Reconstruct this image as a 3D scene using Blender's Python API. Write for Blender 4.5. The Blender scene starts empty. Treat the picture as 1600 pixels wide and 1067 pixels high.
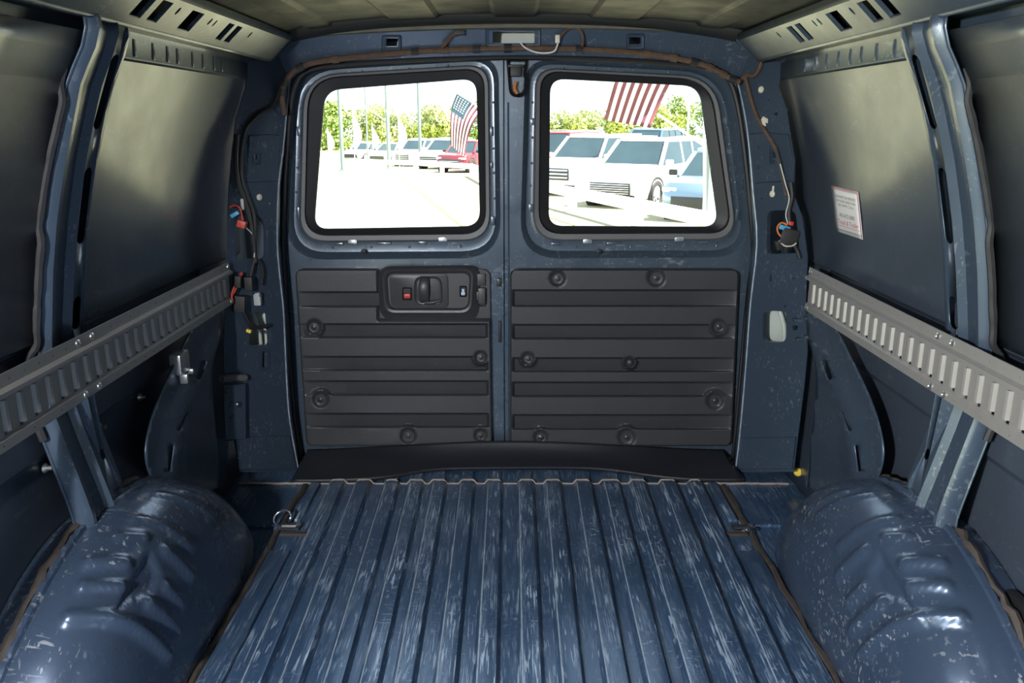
import bpy, bmesh, math, random
from mathutils import Vector, Matrix, geometry
from mathutils.bvhtree import BVHTree

random.seed(7)
SC = bpy.context.scene
COL = SC.collection

# ------------------------------------------------------------------ camera
FPX = 1291.0                                   # focal length in pixels of a 1600 wide frame
PITCH = math.atan((533.5 - 190.0) / FPX)       # the van floor's horizon lies on row 190
CAMZ = 1.15
cam_d = bpy.data.cameras.new('camera'); cam = bpy.data.objects.new('camera', cam_d); COL.objects.link(cam)
cam_d.sensor_width = 36.0; cam_d.lens = FPX / 1600 * 36.0; cam_d.clip_start = 0.02; cam_d.clip_end = 2000
cam.location = (0, 0, CAMZ); cam.rotation_euler = (math.pi/2 - PITCH, 0, 0)
SC.camera = cam

# ------------------------------------------------------------------ sky, sun, exposure
w = bpy.data.worlds.new('sky'); SC.world = w; w.use_nodes = True
bg = w.node_tree.nodes['Background']
bg.inputs['Color'].default_value = (0.72, 0.86, 1.0, 1); bg.inputs['Strength'].default_value = 0.85
sun_d = bpy.data.lights.new('sun', 'SUN'); sun = bpy.data.objects.new('sun', sun_d); COL.objects.link(sun)
sun_d.energy = 12.0; sun_d.angle = 0.012; sun_d.color = (1.0, 0.95, 0.86)
sun.rotation_euler = Vector((-0.55, 0.08, -0.83)).to_track_quat('-Z', 'Y').to_euler()
sun.location = (20, -15, 30)
SC.view_settings.view_transform = 'Standard'; SC.view_settings.look = 'None'
SC.view_settings.gamma = 1.0; SC.view_settings.use_curve_mapping = False
SC.view_settings.exposure = 1.78

# ------------------------------------------------------------------ rays: where a line of sight meets a plane of the van
CP, SP = math.cos(PITCH), math.sin(PITCH)
def ray(px, py):
    a = (px - 800) / FPX; b = (py - 533.5) / FPX
    return Vector((a, CP - b*SP, -SP - b*CP))
EYE = Vector((0, 0, CAMZ))
def at_y(px, py, y): r = ray(px, py); return EYE + r * (y / r.y)
def at_x(px, py, x): r = ray(px, py); return EYE + r * (x / r.x)
def at_z(px, py, z=0): r = ray(px, py); return EYE + r * ((z - CAMZ) / r.z)
def at_pl(px, py, p0, n): r = ray(px, py); return EYE + r * ((p0 - EYE).dot(n) / r.dot(n))

# ------------------------------------------------------------------ materials
MATS = {}
class NT:
    def __init__(s, name):
        s.m = bpy.data.materials.new(name); s.m.use_nodes = True
        s.t = s.m.node_tree; s.n = s.t.nodes; s.l = s.t.links
        s.b = s.n['Principled BSDF']; MATS[name] = s.m
        s.tc = s.n.new('ShaderNodeTexCoord')
    def link(s, a, b): s.l.new(a, b)
    def mapped(s, scale=(1,1,1), rot=(0,0,0)):
        mp = s.n.new('ShaderNodeMapping'); mp.inputs['Scale'].default_value = scale; mp.inputs['Rotation'].default_value = rot
        s.link(s.tc.outputs['Object'], mp.inputs['Vector']); return mp.outputs['Vector']
    def noise(s, scale, detail=4, rough=0.55, vec=None, dist=0.0):
        k = s.n.new('ShaderNodeTexNoise'); k.inputs['Scale'].default_value = scale
        k.inputs['Detail'].default_value = detail; k.inputs['Roughness'].default_value = rough
        k.inputs['Distortion'].default_value = dist
        s.link(vec or s.tc.outputs['Object'], k.inputs['Vector']); return k.outputs['Fac']
    def ramp(s, f, a, b, ca=0.0, cb=1.0):
        k = s.n.new('ShaderNodeMapRange'); k.inputs['From Min'].default_value = a; k.inputs['From Max'].default_value = b
        k.inputs['To Min'].default_value = ca; k.inputs['To Max'].default_value = cb
        s.link(f, k.inputs['Value']); return k.outputs['Result']
    def math(s, op, a, b):
        k = s.n.new('ShaderNodeMath'); k.operation = op
        for i, v in enumerate((a, b)):
            if isinstance(v, (int, float)): k.inputs[i].default_value = v
            else: s.link(v, k.inputs[i])
        return k.outputs[0]
    def mix(s, f, a, b):
        k = s.n.new('ShaderNodeMix'); k.data_type = 'RGBA'
        for i, v in ((0, f), (6, a), (7, b)):
            if isinstance(v, (int, float)): k.inputs[i].default_value = v
            elif isinstance(v, tuple): k.inputs[i].default_value = v + (1,) if len(v) == 3 else v
            else: s.link(v, k.inputs[i])
        return k.outputs[2]
    def bump(s, f, strength, dist):
        k = s.n.new('ShaderNodeBump'); k.inputs['Strength'].default_value = strength; k.inputs['Distance'].default_value = dist
        s.link(f, k.inputs['Height']); s.link(k.outputs['Normal'], s.b.inputs['Normal'])

def setp(b, color=None, rough=0.5, metal=0.0, spec=0.5, coat=0.0, coat_r=0.1):
    if color: b.inputs['Base Color'].default_value = tuple(color) + (1,)
    b.inputs['Roughness'].default_value = rough; b.inputs['Metallic'].default_value = metal
    b.inputs['Specular IOR Level'].default_value = spec
    b.inputs['Coat Weight'].default_value = coat; b.inputs['Coat Roughness'].default_value = coat_r

def plain(name, color, rough=0.5, metal=0.0, spec=0.5, coat=0.0, var=0.25, scale=9.0, bump=0.0):
    k = NT(name); setp(k.b, color, rough, metal, spec, coat)
    f = k.noise(scale, 4)
    dark = tuple(c*(1-var) for c in color); lite = tuple(min(1, c*(1+var)) for c in color)
    k.link(k.mix(f, dark, lite), k.b.inputs['Base Color'])
    if bump: k.bump(k.noise(scale*30, 3), 0.35, bump)
    return k.m

PAINT = (0.052, 0.076, 0.112)
def paint(name, base=PAINT, rough=0.33, chips=0.0, metal=0.35, coat=0.35):
    k = NT(name); setp(k.b, base, rough, metal, 0.5, coat, 0.16)
    v = k.noise(3.0, 5)
    c = k.mix(v, tuple(x*0.86 for x in base), tuple(x*1.14 for x in base))
    if chips:
        sp = k.ramp(k.noise(85, 2, 0.5), 0.62, 0.66)
        mk = k.ramp(k.noise(6.5, 3), 0.50, 0.66)
        f1 = k.math('MULTIPLY', sp, mk)
        l1 = k.ramp(k.noise(1.0, 2, 0.5, k.mapped((22, 150, 60), (0.3, 0.5, 0.9))), 0.63, 0.67)
        l2 = k.ramp(k.noise(1.0, 2, 0.5, k.mapped((160, 18, 60), (0.1, -0.6, -0.5))), 0.64, 0.68)
        f2 = k.math('MULTIPLY', k.math('MAXIMUM', l1, l2), k.ramp(k.noise(5.0, 3), 0.48, 0.62))
        f = k.math('MULTIPLY', k.math('MAXIMUM', f1, f2), chips)
        c = k.mix(f, c, (0.50, 0.53, 0.55))
    k.link(c, k.b.inputs['Base Color'])
    r = k.ramp(k.noise(11, 4), 0.3, 0.7, rough*0.85, rough*1.2); k.link(r, k.b.inputs['Roughness'])
    k.bump(k.noise(7, 2), 0.05, 0.02)
    return k.m
paint('paint_wall', (0.064, 0.081, 0.110), chips=0.07)
paint('paint_pillar', chips=0.17, rough=0.36)
paint('paint_door', (0.062, 0.088, 0.122), rough=0.30, chips=0.25)
paint('paint_wheelhouse', (0.050, 0.076, 0.125), rough=0.27, chips=0.7)
paint('paint_roof', (0.030, 0.032, 0.028), rough=0.60, metal=0.0, coat=0.0)

def floor_paint(name, worn):
    k = NT(name); setp(k.b, PAINT, 0.36, 0.3, 0.5, 0.25, 0.2)
    base = k.mix(k.noise(5, 5), (0.026, 0.058, 0.118), (0.056, 0.108, 0.195))
    st = k.ramp(k.noise(1.0, 6, 0.70, k.mapped((60, 5.0, 40))), 0.50, 0.68, 0.0, 0.55)       # scuffs where cargo slid
    mk = k.ramp(k.noise(3.2, 4), 0.38, 0.66)
    f = k.math('MULTIPLY', st, mk)
    fine = k.ramp(k.noise(1.0, 3, 0.6, k.mapped((330, 7, 60), (0, 0, 0.03))), 0.575, 0.60)
    f = k.math('MAXIMUM', f, k.math('MULTIPLY', fine, k.ramp(k.noise(6, 3), 0.46, 0.60)))
    obl = k.ramp(k.noise(1.0, 2, 0.5, k.mapped((190, 11, 40), (0, 0, 0.32))), 0.605, 0.63)
    f = k.math('MAXIMUM', f, k.math('MULTIPLY', obl, k.ramp(k.noise(4.2, 2), 0.47, 0.58)))
    ob2 = k.ramp(k.noise(1.0, 2, 0.5, k.mapped((170, 13, 40), (0, 0, -0.5))), 0.615, 0.64)
    f = k.math('MAXIMUM', f, k.math('MULTIPLY', ob2, k.ramp(k.noise(5.1, 2), 0.49, 0.6)))
    crs = k.ramp(k.noise(1.0, 2, 0.5, k.mapped((26, 190, 40), (0, 0, 0.35))), 0.645, 0.67, 0.0, 0.6)
    f = k.math('MAXIMUM', f, k.math('MULTIPLY', crs, k.ramp(k.noise(5.7, 2), 0.53, 0.63)))
    sp = k.math('MULTIPLY', k.ramp(k.noise(75, 6, 0.72), 0.57, 0.63), k.ramp(k.noise(2.7, 3), 0.45, 0.66))
    f = k.math('MAXIMUM', f, sp)
    f = k.math('MULTIPLY', f, worn)
    c = k.mix(f, base, (0.46, 0.58, 0.70))
    rust = k.math('MULTIPLY', k.ramp(k.noise(28, 5, 0.7), 0.64, 0.72), k.ramp(k.noise(3.5, 2), 0.52, 0.66))
    c = k.mix(k.math('MULTIPLY', rust, 0.7), c, (0.13, 0.055, 0.025))
    k.link(c, k.b.inputs['Base Color'])
    k.link(k.ramp(f, 0, 1, 0.29, 0.50), k.b.inputs['Roughness'])
    k.link(k.ramp(f, 0, 1, 0.3, 0.0), k.b.inputs['Metallic'])
    k.bump(k.noise(120, 3), 0.06, 0.004)
floor_paint('paint_floor', 0.42)
floor_paint('paint_rib', 0.66)
plain('lip_paint', (0.115, 0.108, 0.080), 0.5, var=0.4, scale=25)
plain('worn_edge', (0.30, 0.36, 0.42), 0.45, 0.3, var=0.6, scale=40)
plain('sealant', (0.046, 0.036, 0.030), 0.75, var=0.55, scale=45)
plain('sealant_pale', (0.25, 0.22, 0.19), 0.7, var=0.6, scale=60)
plain('sealant_grey', (0.022, 0.022, 0.024), 0.6, var=0.5, scale=40)
plain('trim_plastic', (0.034, 0.035, 0.039), 0.46, var=0.12, scale=6, bump=0.0012)
plain('latch_plastic', (0.040, 0.040, 0.043), 0.42, var=0.1, bump=0.0006)
plain('black_plastic', (0.010, 0.010, 0.011), 0.40, var=0.15)
plain('black_rubber', (0.010, 0.010, 0.012), 0.55, var=0.3)
plain('mat_rubber', (0.012, 0.014, 0.020), 0.50, var=0.3, scale=5, bump=0.0008)
plain('seal_grey', (0.11, 0.11, 0.115), 0.5, var=0.15)
plain('track_steel', (0.30, 0.285, 0.27), 0.42, 0.35, var=0.08, scale=30)
plain('zinc', (0.55, 0.56, 0.56), 0.30, 0.9, var=0.2, scale=50)
plain('chrome', (0.75, 0.76, 0.78), 0.12, 1.0, var=0.05)
plain('screw_steel', (0.09, 0.09, 0.095), 0.28, 0.7, var=0.1)
plain('grey_plastic', (0.36, 0.37, 0.37), 0.5, var=0.1)
plain('lamp_cavity', (0.46, 0.50, 0.46), 0.5, var=0.25)
plain('red_plastic', (0.62, 0.035, 0.03), 0.4, var=0.1)
plain('red_wire', (0.50, 0.055, 0.03), 0.45, var=0.2)
plain('blue_plastic', (0.05, 0.32, 0.55), 0.4, var=0.1)
plain('pale_blue_plastic', (0.45, 0.60, 0.75), 0.4, var=0.1)
plain('yellow_plastic', (0.72, 0.52, 0.05), 0.45, var=0.1)
plain('orange_wire', (0.65, 0.20, 0.05), 0.45, var=0.1)
plain('white_wire', (0.62, 0.62, 0.60), 0.45, var=0.1)
plain('ivory_plastic', (0.60, 0.56, 0.46), 0.45, var=0.1)
plain('brown_loom', (0.090, 0.052, 0.032), 0.7, var=0.7, scale=60)
plain('black_loom', (0.016, 0.015, 0.015), 0.6, var=0.5, scale=60)
plain('sticker_paper', (0.80, 0.78, 0.77), 0.35, var=0.03)
plain('sticker_red', (0.50, 0.06, 0.08), 0.4, var=0.05)
plain('sticker_ink', (0.16, 0.13, 0.13), 0.5, var=0.05)
# outside
plain('lot_concrete', (0.23, 0.22, 0.13), 0.9, var=0.12, scale=0.6)
plain('dry_grass', (0.30, 0.34, 0.10), 0.95, var=0.35, scale=0.8)
plain('lot_line', (0.16, 0.15, 0.05), 0.9, var=0.2, scale=2)
plain('fence_white', (0.82, 0.82, 0.80), 0.55, var=0.04)
plain('pole_grey', (0.17, 0.22, 0.21), 0.5, 0.2, var=0.1)
plain('pole_white', (0.75, 0.77, 0.76), 0.5, var=0.08)
plain('car_white', (0.80, 0.81, 0.82), 0.25, coat=0.6, var=0.03)
plain('car_red', (0.17, 0.012, 0.016), 0.25, coat=0.6, var=0.05)
plain('car_blue_grey', (0.16, 0.24, 0.32), 0.25, 0.3, coat=0.6, var=0.05)
plain('car_navy', (0.045, 0.10, 0.18), 0.25, 0.2, coat=0.6, var=0.05)
plain('car_glass', (0.022, 0.040, 0.048), 0.12, spec=0.3, var=0.3, scale=1.5)
plain('slot_shade', (0.008, 0.009, 0.009), 0.8, spec=0.2, var=0.2)  # near-black colour stands in for the shade behind the rail slots
plain('car_black', (0.018, 0.020, 0.022), 0.5, var=0.2)
plain('car_lamp', (0.65, 0.68, 0.70), 0.15, var=0.1)
plain('tyre', (0.022, 0.022, 0.024), 0.8, var=0.2)
plain('alloy', (0.55, 0.56, 0.58), 0.3, 0.7, var=0.1)
plain('bark', (0.12, 0.085, 0.06), 0.9, var=0.4)
plain('leaf_a', (0.20, 0.27, 0.06), 0.6, var=0.5, scale=1.2)
plain('leaf_b', (0.30, 0.33, 0.09), 0.6, var=0.5, scale=1.2)
plain('flag_red', (0.13, 0.030, 0.042), 0.8, var=0.1)
plain('flag_white', (0.80, 0.80, 0.80), 0.8, var=0.04)
plain('flag_blue', (0.012, 0.05, 0.075), 0.8, var=0.1)
k = NT('window_glass')
k.n.remove(k.b)
tr = k.n.new('ShaderNodeBsdfTransparent'); tr.inputs['Color'].default_value = (0.92, 0.95, 0.94, 1)
gl = k.n.new('ShaderNodeBsdfGlossy'); gl.inputs['Roughness'].default_value = 0.02
fr = k.n.new('ShaderNodeFresnel'); fr.inputs['IOR'].default_value = 1.45
mx = k.n.new('ShaderNodeMixShader')
k.link(fr.outputs[0], mx.inputs[0]); k.link(tr.outputs[0], mx.inputs[1]); k.link(gl.outputs[0], mx.inputs[2])
k.link(mx.outputs[0], k.n['Material Output'].inputs['Surface'])

# ------------------------------------------------------------------ building helpers
def link(o, parent=None):
    COL.objects.link(o)
    if parent is not None:
        o.parent = parent
        if parent.type == 'EMPTY': o.matrix_parent_inverse = Matrix.Translation(-parent.location)
    return o
def mesh(name, verts, faces, mat, parent=None, smooth=30, solid=0.0, offset=0.0, mats=None, fmat=None):
    me = bpy.data.meshes.new(name); me.from_pydata([tuple(v) for v in verts], [], faces)
    for m in (mats or [mat]): me.materials.append(MATS[m])
    if fmat: me.polygons.foreach_set('material_index', fmat)
    bm = bmesh.new(); bm.from_mesh(me); bmesh.ops.recalc_face_normals(bm, faces=bm.faces); bm.to_mesh(me); bm.free()
    if smooth:
        me.polygons.foreach_set('use_smooth', [True]*len(me.polygons)); me.set_sharp_from_angle(angle=math.radians(smooth))
    o = bpy.data.objects.new(name, me); link(o, parent)
    if solid:
        md = o.modifiers.new('thickness', 'SOLIDIFY'); md.thickness = solid; md.offset = offset
    return o
def inst(name, me, loc, parent, rot=(0,0,0), scale=(1,1,1)):
    o = bpy.data.objects.new(name, me); o.location = loc; o.rotation_euler = rot; o.scale = scale
    return link(o, parent)
def tag(o, label, cat, group=None):
    o['label'] = label; o['category'] = cat
    if group: o['group'] = group
    return o
def thing(name, label, cat, loc=(0,0,0), group=None):
    o = bpy.data.objects.new(name, None); o.location = loc; o.empty_display_size = 0.05; COL.objects.link(o)
    return tag(o, label, cat, group)
def structure(o): o['kind'] = 'structure'; return o

class MB:
    """collects shapes into one mesh"""
    def __init__(s): s.v = []; s.f = []; s.m = []
    def add(s, v, f, mi=0):
        n = len(s.v); s.v += [Vector(p) for p in v]; s.f += [tuple(i+n for i in q) for q in f]; s.m += [mi]*len(f); return s
    def box(s, c, size, M=None, bev=0.0, mi=0):
        x, y, z = (d/2 for d in size); b = min(bev, x*.9, y*.9, z*.9)
        if b <= 0:
            v = [(sx*x, sy*y, sz*z) for sx in (-1,1) for sy in (-1,1) for sz in (-1,1)]
            f = [(0,1,3,2),(4,6,7,5),(0,4,5,1),(2,3,7,6),(0,2,6,4),(1,5,7,3)]
        else:
            bm = bmesh.new(); bmesh.ops.create_cube(bm, size=1.0)
            for q in bm.verts: q.co = Vector((q.co.x*2*x, q.co.y*2*y, q.co.z*2*z))
            bmesh.ops.bevel(bm, geom=bm.edges[:], offset=b, segments=2, affect='EDGES', profile=0.6)
            bm.verts.index_update(); v = [q.co.copy() for q in bm.verts]; f = [tuple(q.index for q in p.verts) for p in bm.faces]; bm.free()
        c = Vector(c); v = [(M @ Vector(p) if M else Vector(p)) + c for p in v]
        return s.add(v, f, mi)
    def tube(s, pts, r, seg=8, mi=0, closed=False, smooth=0):
        P = [Vector(p) for p in pts]
        if smooth: P = catmull(P, smooth, closed)
        n = len(P); R = r if isinstance(r, (list, tuple)) else [r]*n
        if len(R) != n: R = [R[min(len(R)-1, int(i*len(R)/n))] for i in range(n)]
        up = None; rings = []
        for i, p in enumerate(P):
            if closed: d = (P[(i+1)%n] - P[i-1])
            else: d = P[min(i+1, n-1)] - P[max(i-1, 0)]
            d.normalize() if d.length > 1e-9 else None
            if up is None:
                up = Vector((0,0,1)) if abs(d.z) < .9 else Vector((1,0,0))
            a = d.cross(up).normalized(); b = a.cross(d).normalized(); up = b
            rings.append([p + (a*math.cos(t) + b*math.sin(t))*R[i] for t in [2*math.pi*j/seg for j in range(seg)]])
        v = [q for g in rings for q in g]; f = []
        for i in range(n if closed else n-1):
            for j in range(seg):
                a0 = i*seg; b0 = ((i+1)%n)*seg
                f.append((a0+j, a0+(j+1)%seg, b0+(j+1)%seg, b0+j))
        if not closed: f += [tuple(range(seg))[::-1], tuple((n-1)*seg + j for j in range(seg))]
        return s.add(v, f, mi)
    def disc(s, c, n, r, h, seg=16, mi=0, r2=None, r_in=0):
        """solid of revolution: radius r at the base, r2 at the top"""
        n = Vector(n).normalized(); a = n.orthogonal().normalized(); b = n.cross(a); c = Vector(c); r2 = r if r2 is None else r2
        ring = lambda R, k: [c + n*k + (a*math.cos(t) + b*math.sin(t))*R for t in [2*math.pi*j/seg for j in range(seg)]]
        v = ring(r, 0) + ring(r2, h) + [c, c + n*h]
        f = []
        for j in range(seg):
            q = (j+1) % seg
            f += [(j, q, seg+q, seg+j), (q, j, 2*seg), (seg+j, seg+q, 2*seg+1)]
        return s.add(v, f, mi)
    def lathe(s, c, n, prof, seg=16, mi=0):
        n = Vector(n).normalized(); a = n.orthogonal().normalized(); b = n.cross(a); c = Vector(c); v = []; f = []
        for (r, h) in prof:
            v += [c + n*h + (a*math.cos(t) + b*math.sin(t))*r for t in [2*math.pi*j/seg for j in range(seg)]]
        for i in range(len(prof)-1):
            for j in range(seg):
                q = (j+1) % seg; f.append((i*seg+j, i*seg+q, (i+1)*seg+q, (i+1)*seg+j))
        return s.add(v, f, mi)
    def loft(s, loops, closed=True, caps=(False, False), mi=0):
        n = len(loops[0]); v = [p for L in loops for p in L]; f = []
        for i in range(len(loops)-1):
            for j in range(n if closed else n-1):
                q = (j+1) % n; f.append((i*n+j, i*n+q, (i+1)*n+q, (i+1)*n+j))
        if caps[0]: f.append(tuple(range(n))[::-1])
        if caps[1]: f.append(tuple((len(loops)-1)*n + j for j in range(n)))
        return s.add(v, f, mi)
    def build(s, name, mat, parent=None, smooth=35, **kw):
        if isinstance(mat, (list, tuple)): return mesh(name, s.v, s.f, None, parent, smooth, mats=list(mat), fmat=s.m, **kw)
        return mesh(name, s.v, s.f, mat, parent, smooth, **kw)

def catmull(P, k=6, closed=False):
    n = len(P); out = []
    rng = range(n if closed else n-1)
    for i in rng:
        p0 = P[i-1] if (closed or i > 0) else P[0]*2 - P[1]; p1 = P[i]; p2 = P[(i+1) % n]
        p3 = P[(i+2) % n] if (closed or i+2 < n) else P[-1]*2 - P[-2]
        for j in range(k):
            t = j/k
            out.append(0.5*((2*p1) + (p2-p0)*t + (2*p0-5*p1+4*p2-p3)*t*t + (3*p1-p0-3*p2+p3)*t**3))
    if not closed: out.append(P[-1].copy())
    return out
def cat2(pts, k=6): return [(p.x, p.y) for p in catmull([Vector((a, b, 0)) for a, b in pts], k)]

def rr(corners, r, n=6):
    """rounded polygon in 2-D; r one radius or one per corner"""
    out = []; m = len(corners); R = r if isinstance(r, (list, tuple)) else [r]*m
    for i in range(m):
        p = Vector(corners[i]); a = Vector(corners[i-1]); b = Vector(corners[(i+1) % m])
        ta = p + (a-p).normalized()*R[i]; tb = p + (b-p).normalized()*R[i]
        for j in range(n+1):
            t = j/n; q = ta*(1-t)**2*1.0 + p*2*t*(1-t) + tb*t*t
            # pull towards a circle rather than a parabola
            out.append((q.x, q.y))
    return out
def box2(x0, y0, x1, y1, r=0, n=4):
    c = [(x0, y0), (x1, y0), (x1, y1), (x0, y1)]
    return rr(c, r, n) if r else c
def circ2(x, y, r, n=12): return [(x + r*math.cos(2*math.pi*i/n), y + r*math.sin(2*math.pi*i/n)) for i in range(n)]
def slot2(x0, y0, x1, y1, w, n=5):
    """capsule from one point to the other, half width w"""
    a = math.atan2(y1-y0, x1-x0); out = []
    for i in range(n+1): t = a + math.pi/2 + math.pi*i/n; out.append((x0 + w*math.cos(t), y0 + w*math.sin(t)))
    for i in range(n+1): t = a - math.pi/2 + math.pi*i/n; out.append((x1 + w*math.cos(t), y1 + w*math.sin(t)))
    return out
def inside(p, poly):
    x, y = p; c = False; n = len(poly); j = n-1
    for i in range(n):
        xi, yi = poly[i]; xj, yj = poly[j]
        if (yi > y) != (yj > y) and x < (xj-xi)*(y-yi)/(yj-yi) + xi: c = not c
        j = i
    return c
def tri_sheet(outer, holes=(), extra=()):
    pts = [Vector(p) for p in outer]; edges = [(i, (i+1) % len(outer)) for i in range(len(outer))]
    for h in holes:
        o = len(pts); pts += [Vector(p) for p in h]; edges += [(o+i, o+(i+1) % len(h)) for i in range(len(h))]
    for e in extra:
        if inside(e, outer) and not any(inside(e, h) for h in holes): pts.append(Vector(e))
    v, e, f, *_ = geometry.delaunay_2d_cdt([Vector((p[0], p[1])) for p in pts], edges, [], 0, 1e-6)
    keep = []
    for t in f:
        c = sum((v[i] for i in t), Vector((0, 0)))/len(t)
        if inside(c, outer) and not any(inside(c, h) for h in holes): keep.append(tuple(t))
    return v, keep
def sheet(name, outer, holes, fn, mat, parent=None, solid=0.003, extra=(), lips=(), lip=None, smooth=30):
    """flat pattern (outer, holes) carried into space by fn; holes named in lips get a turned-in flange of vector lip"""
    v, f = tri_sheet(outer, holes, extra)
    V = [fn(p.x, p.y) for p in v]; F = list(f)
    for i in lips:
        h = holes[i]; o = len(V); a = [fn(*p) for p in h]; L = Vector(lip)
        V += a + [p + L for p in a]; n = len(h)
        F += [(o+j, o+(j+1) % n, o+n+(j+1) % n, o+n+j) for j in range(n)]
    return mesh(name, V, F, mat, parent, smooth, solid=solid)

# ================================================================== SETTING: FLOOR
CX = 0.006                                   # centre line of the van
def splay(x, y): return x * (1 + 0.043*(y - 2.498))     # the pressed ribs draw together towards the cab
floor = structure(MB().add([(-.95,-1.6,0),(.95,-1.6,0),(.95,2.50,0),(-.95,2.50,0),(-.95,-1.6,-.03),(.95,-1.6,-.03),(.95,2.50,-.03),(-.95,2.50,-.03)],
     [(0,1,2,3),(7,6,5,4),(0,4,5,1),(1,5,6,2),(2,6,7,3),(3,7,4,0)]).build('floor', 'paint_floor', smooth=0))
ribs = [(518,537),(558,577),(604,622),(642,659),(678,695),(721,739),(763,782),(811,830),(853,873),(900,921),(943,964),(986,1005),(1034,1053),(1076,1093)]
RH = 0.017
for (a, b) in ribs:
    xa, xb = (a-800)*.0021, (b-800)*.0021
    s = .007
    prof = [(xa-s-.003,0),(xa-s*.5,RH*.55),(xa-.0012,RH*.96),(xa+.0022,RH),(xb-.0022,RH),(xb+.0012,RH*.96),(xb+s*.5,RH*.55),(xb+s+.003,0)]
    loops = []
    for y, k in [(-1.6,1),(0.5,1),(1.0,1),(1.5,1),(2.0,1),(2.470,1),(2.488,.93),(2.4985,.6),(2.505,0.05)]:
        loops.append([Vector((splay(x, y), y, .0006 + z*k)) for x, z in prof])
    m = MB(); m.loft(loops, closed=False)
    n = len(prof)-1
    m.m = [(1 if j == 2 else 0) if i < 6 else (1 if 1 <= j <= 5 else 0) for i in range(len(loops)-1) for j in range(n)]
    m.build('floor_rib', ['paint_rib', 'worn_edge'], floor, smooth=50)
# rear threshold plate: pressed pads, a pale sealed seam, then the plain sill
MB().box((0, 2.66, -.018), (1.9, .325, .03)).build('sill_plate', 'paint_floor', floor, smooth=0)
for (a, b) in ribs[2:-2]:
    xa, xb = (a-800)*.0021*1.02, (b-800)*.0021*1.02
    lo = [Vector((x, y, -.003)) for x, y in box2(xa-.006, 2.522, xb+.006, 2.60, .006, 2)]
    hi = [Vector((x, y, .004)) for x, y in box2(xa, 2.528, xb, 2.594, .006, 2)]
    MB().loft([lo, hi], caps=(False, True)).build('threshold_pad', 'paint_rib', floor, smooth=40)
m = MB(); pts = []
for i in range(120):
    x = -.72 + 1.44*i/119; on = any((a-800)*.0021-.004 < x < (b-800)*.0021+.004 for a, b in ribs)
    pts.append((x, 2.501 + .004*on + random.uniform(-.0012, .0012), .002 + .012*on))
m.tube(pts, .0034, 6).build('seam_sealant', 'sealant_pale', floor)
for s in (-1, 1):
    pts = [(CX + s*(.682 + .003*math.sin(i*1.7) + random.uniform(-.002, .002)), -1.2 + 3.68*i/70, .003) for i in range(71)]
    MB().tube(pts, [.010 + random.uniform(-.003, .003) for _ in pts], 6).build('seam_sealant', 'sealant', floor)
    # side strip, transverse seams and the pocket under the tie-down ring
    MB().box((CX + s*.645, .3, .0055), (.055, 3.5, .011), bev=.004).build('side_strip', 'paint_floor', floor, 40)
    MB().box((CX + s*.79, 2.205, .004), (.22, .012, .010), bev=.004).build('cross_seam', 'paint_floor', floor, 40)
    MB().tube([(CX + s*(.66+.24*i/14), 2.497, .004 + random.uniform(-.001, .002)) for i in range(15)], .0042, 6).build('seam_sealant', 'sealant_pale', floor)
    MB().box((CX + s*.648, 2.36, .006), (.030, .26, .012), bev=.004).build('side_strip', 'paint_rib', floor, 40)
    MB().box((CX + s*.628, 2.155, .003), (.09, .016, .010), bev=.004).build('pocket_edge', 'sealant', floor, 40)

# ================================================================== SETTING: SIDE WALLS
SKIN = [(0.0,.925),(.20,.932),(.44,.936),(.505,.936),(.520,.926),(.530,.926),(.60,.934),(.724,.934),(.736,.922),(.746,.922),(.80,.922),
        (.90,.910),(1.00,.893),(1.10,.868),(1.20,.838),(1.26,.818),(1.30,.800),(1.36,.770),(1.40,.735)]
def skin_x(z):
    for (z0, x0), (z1, x1) in zip(SKIN, SKIN[1:]):
        if z <= z1: return x0 + (x1-x0)*(z-z0)/(z1-z0)
    return SKIN[-1][1]
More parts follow.
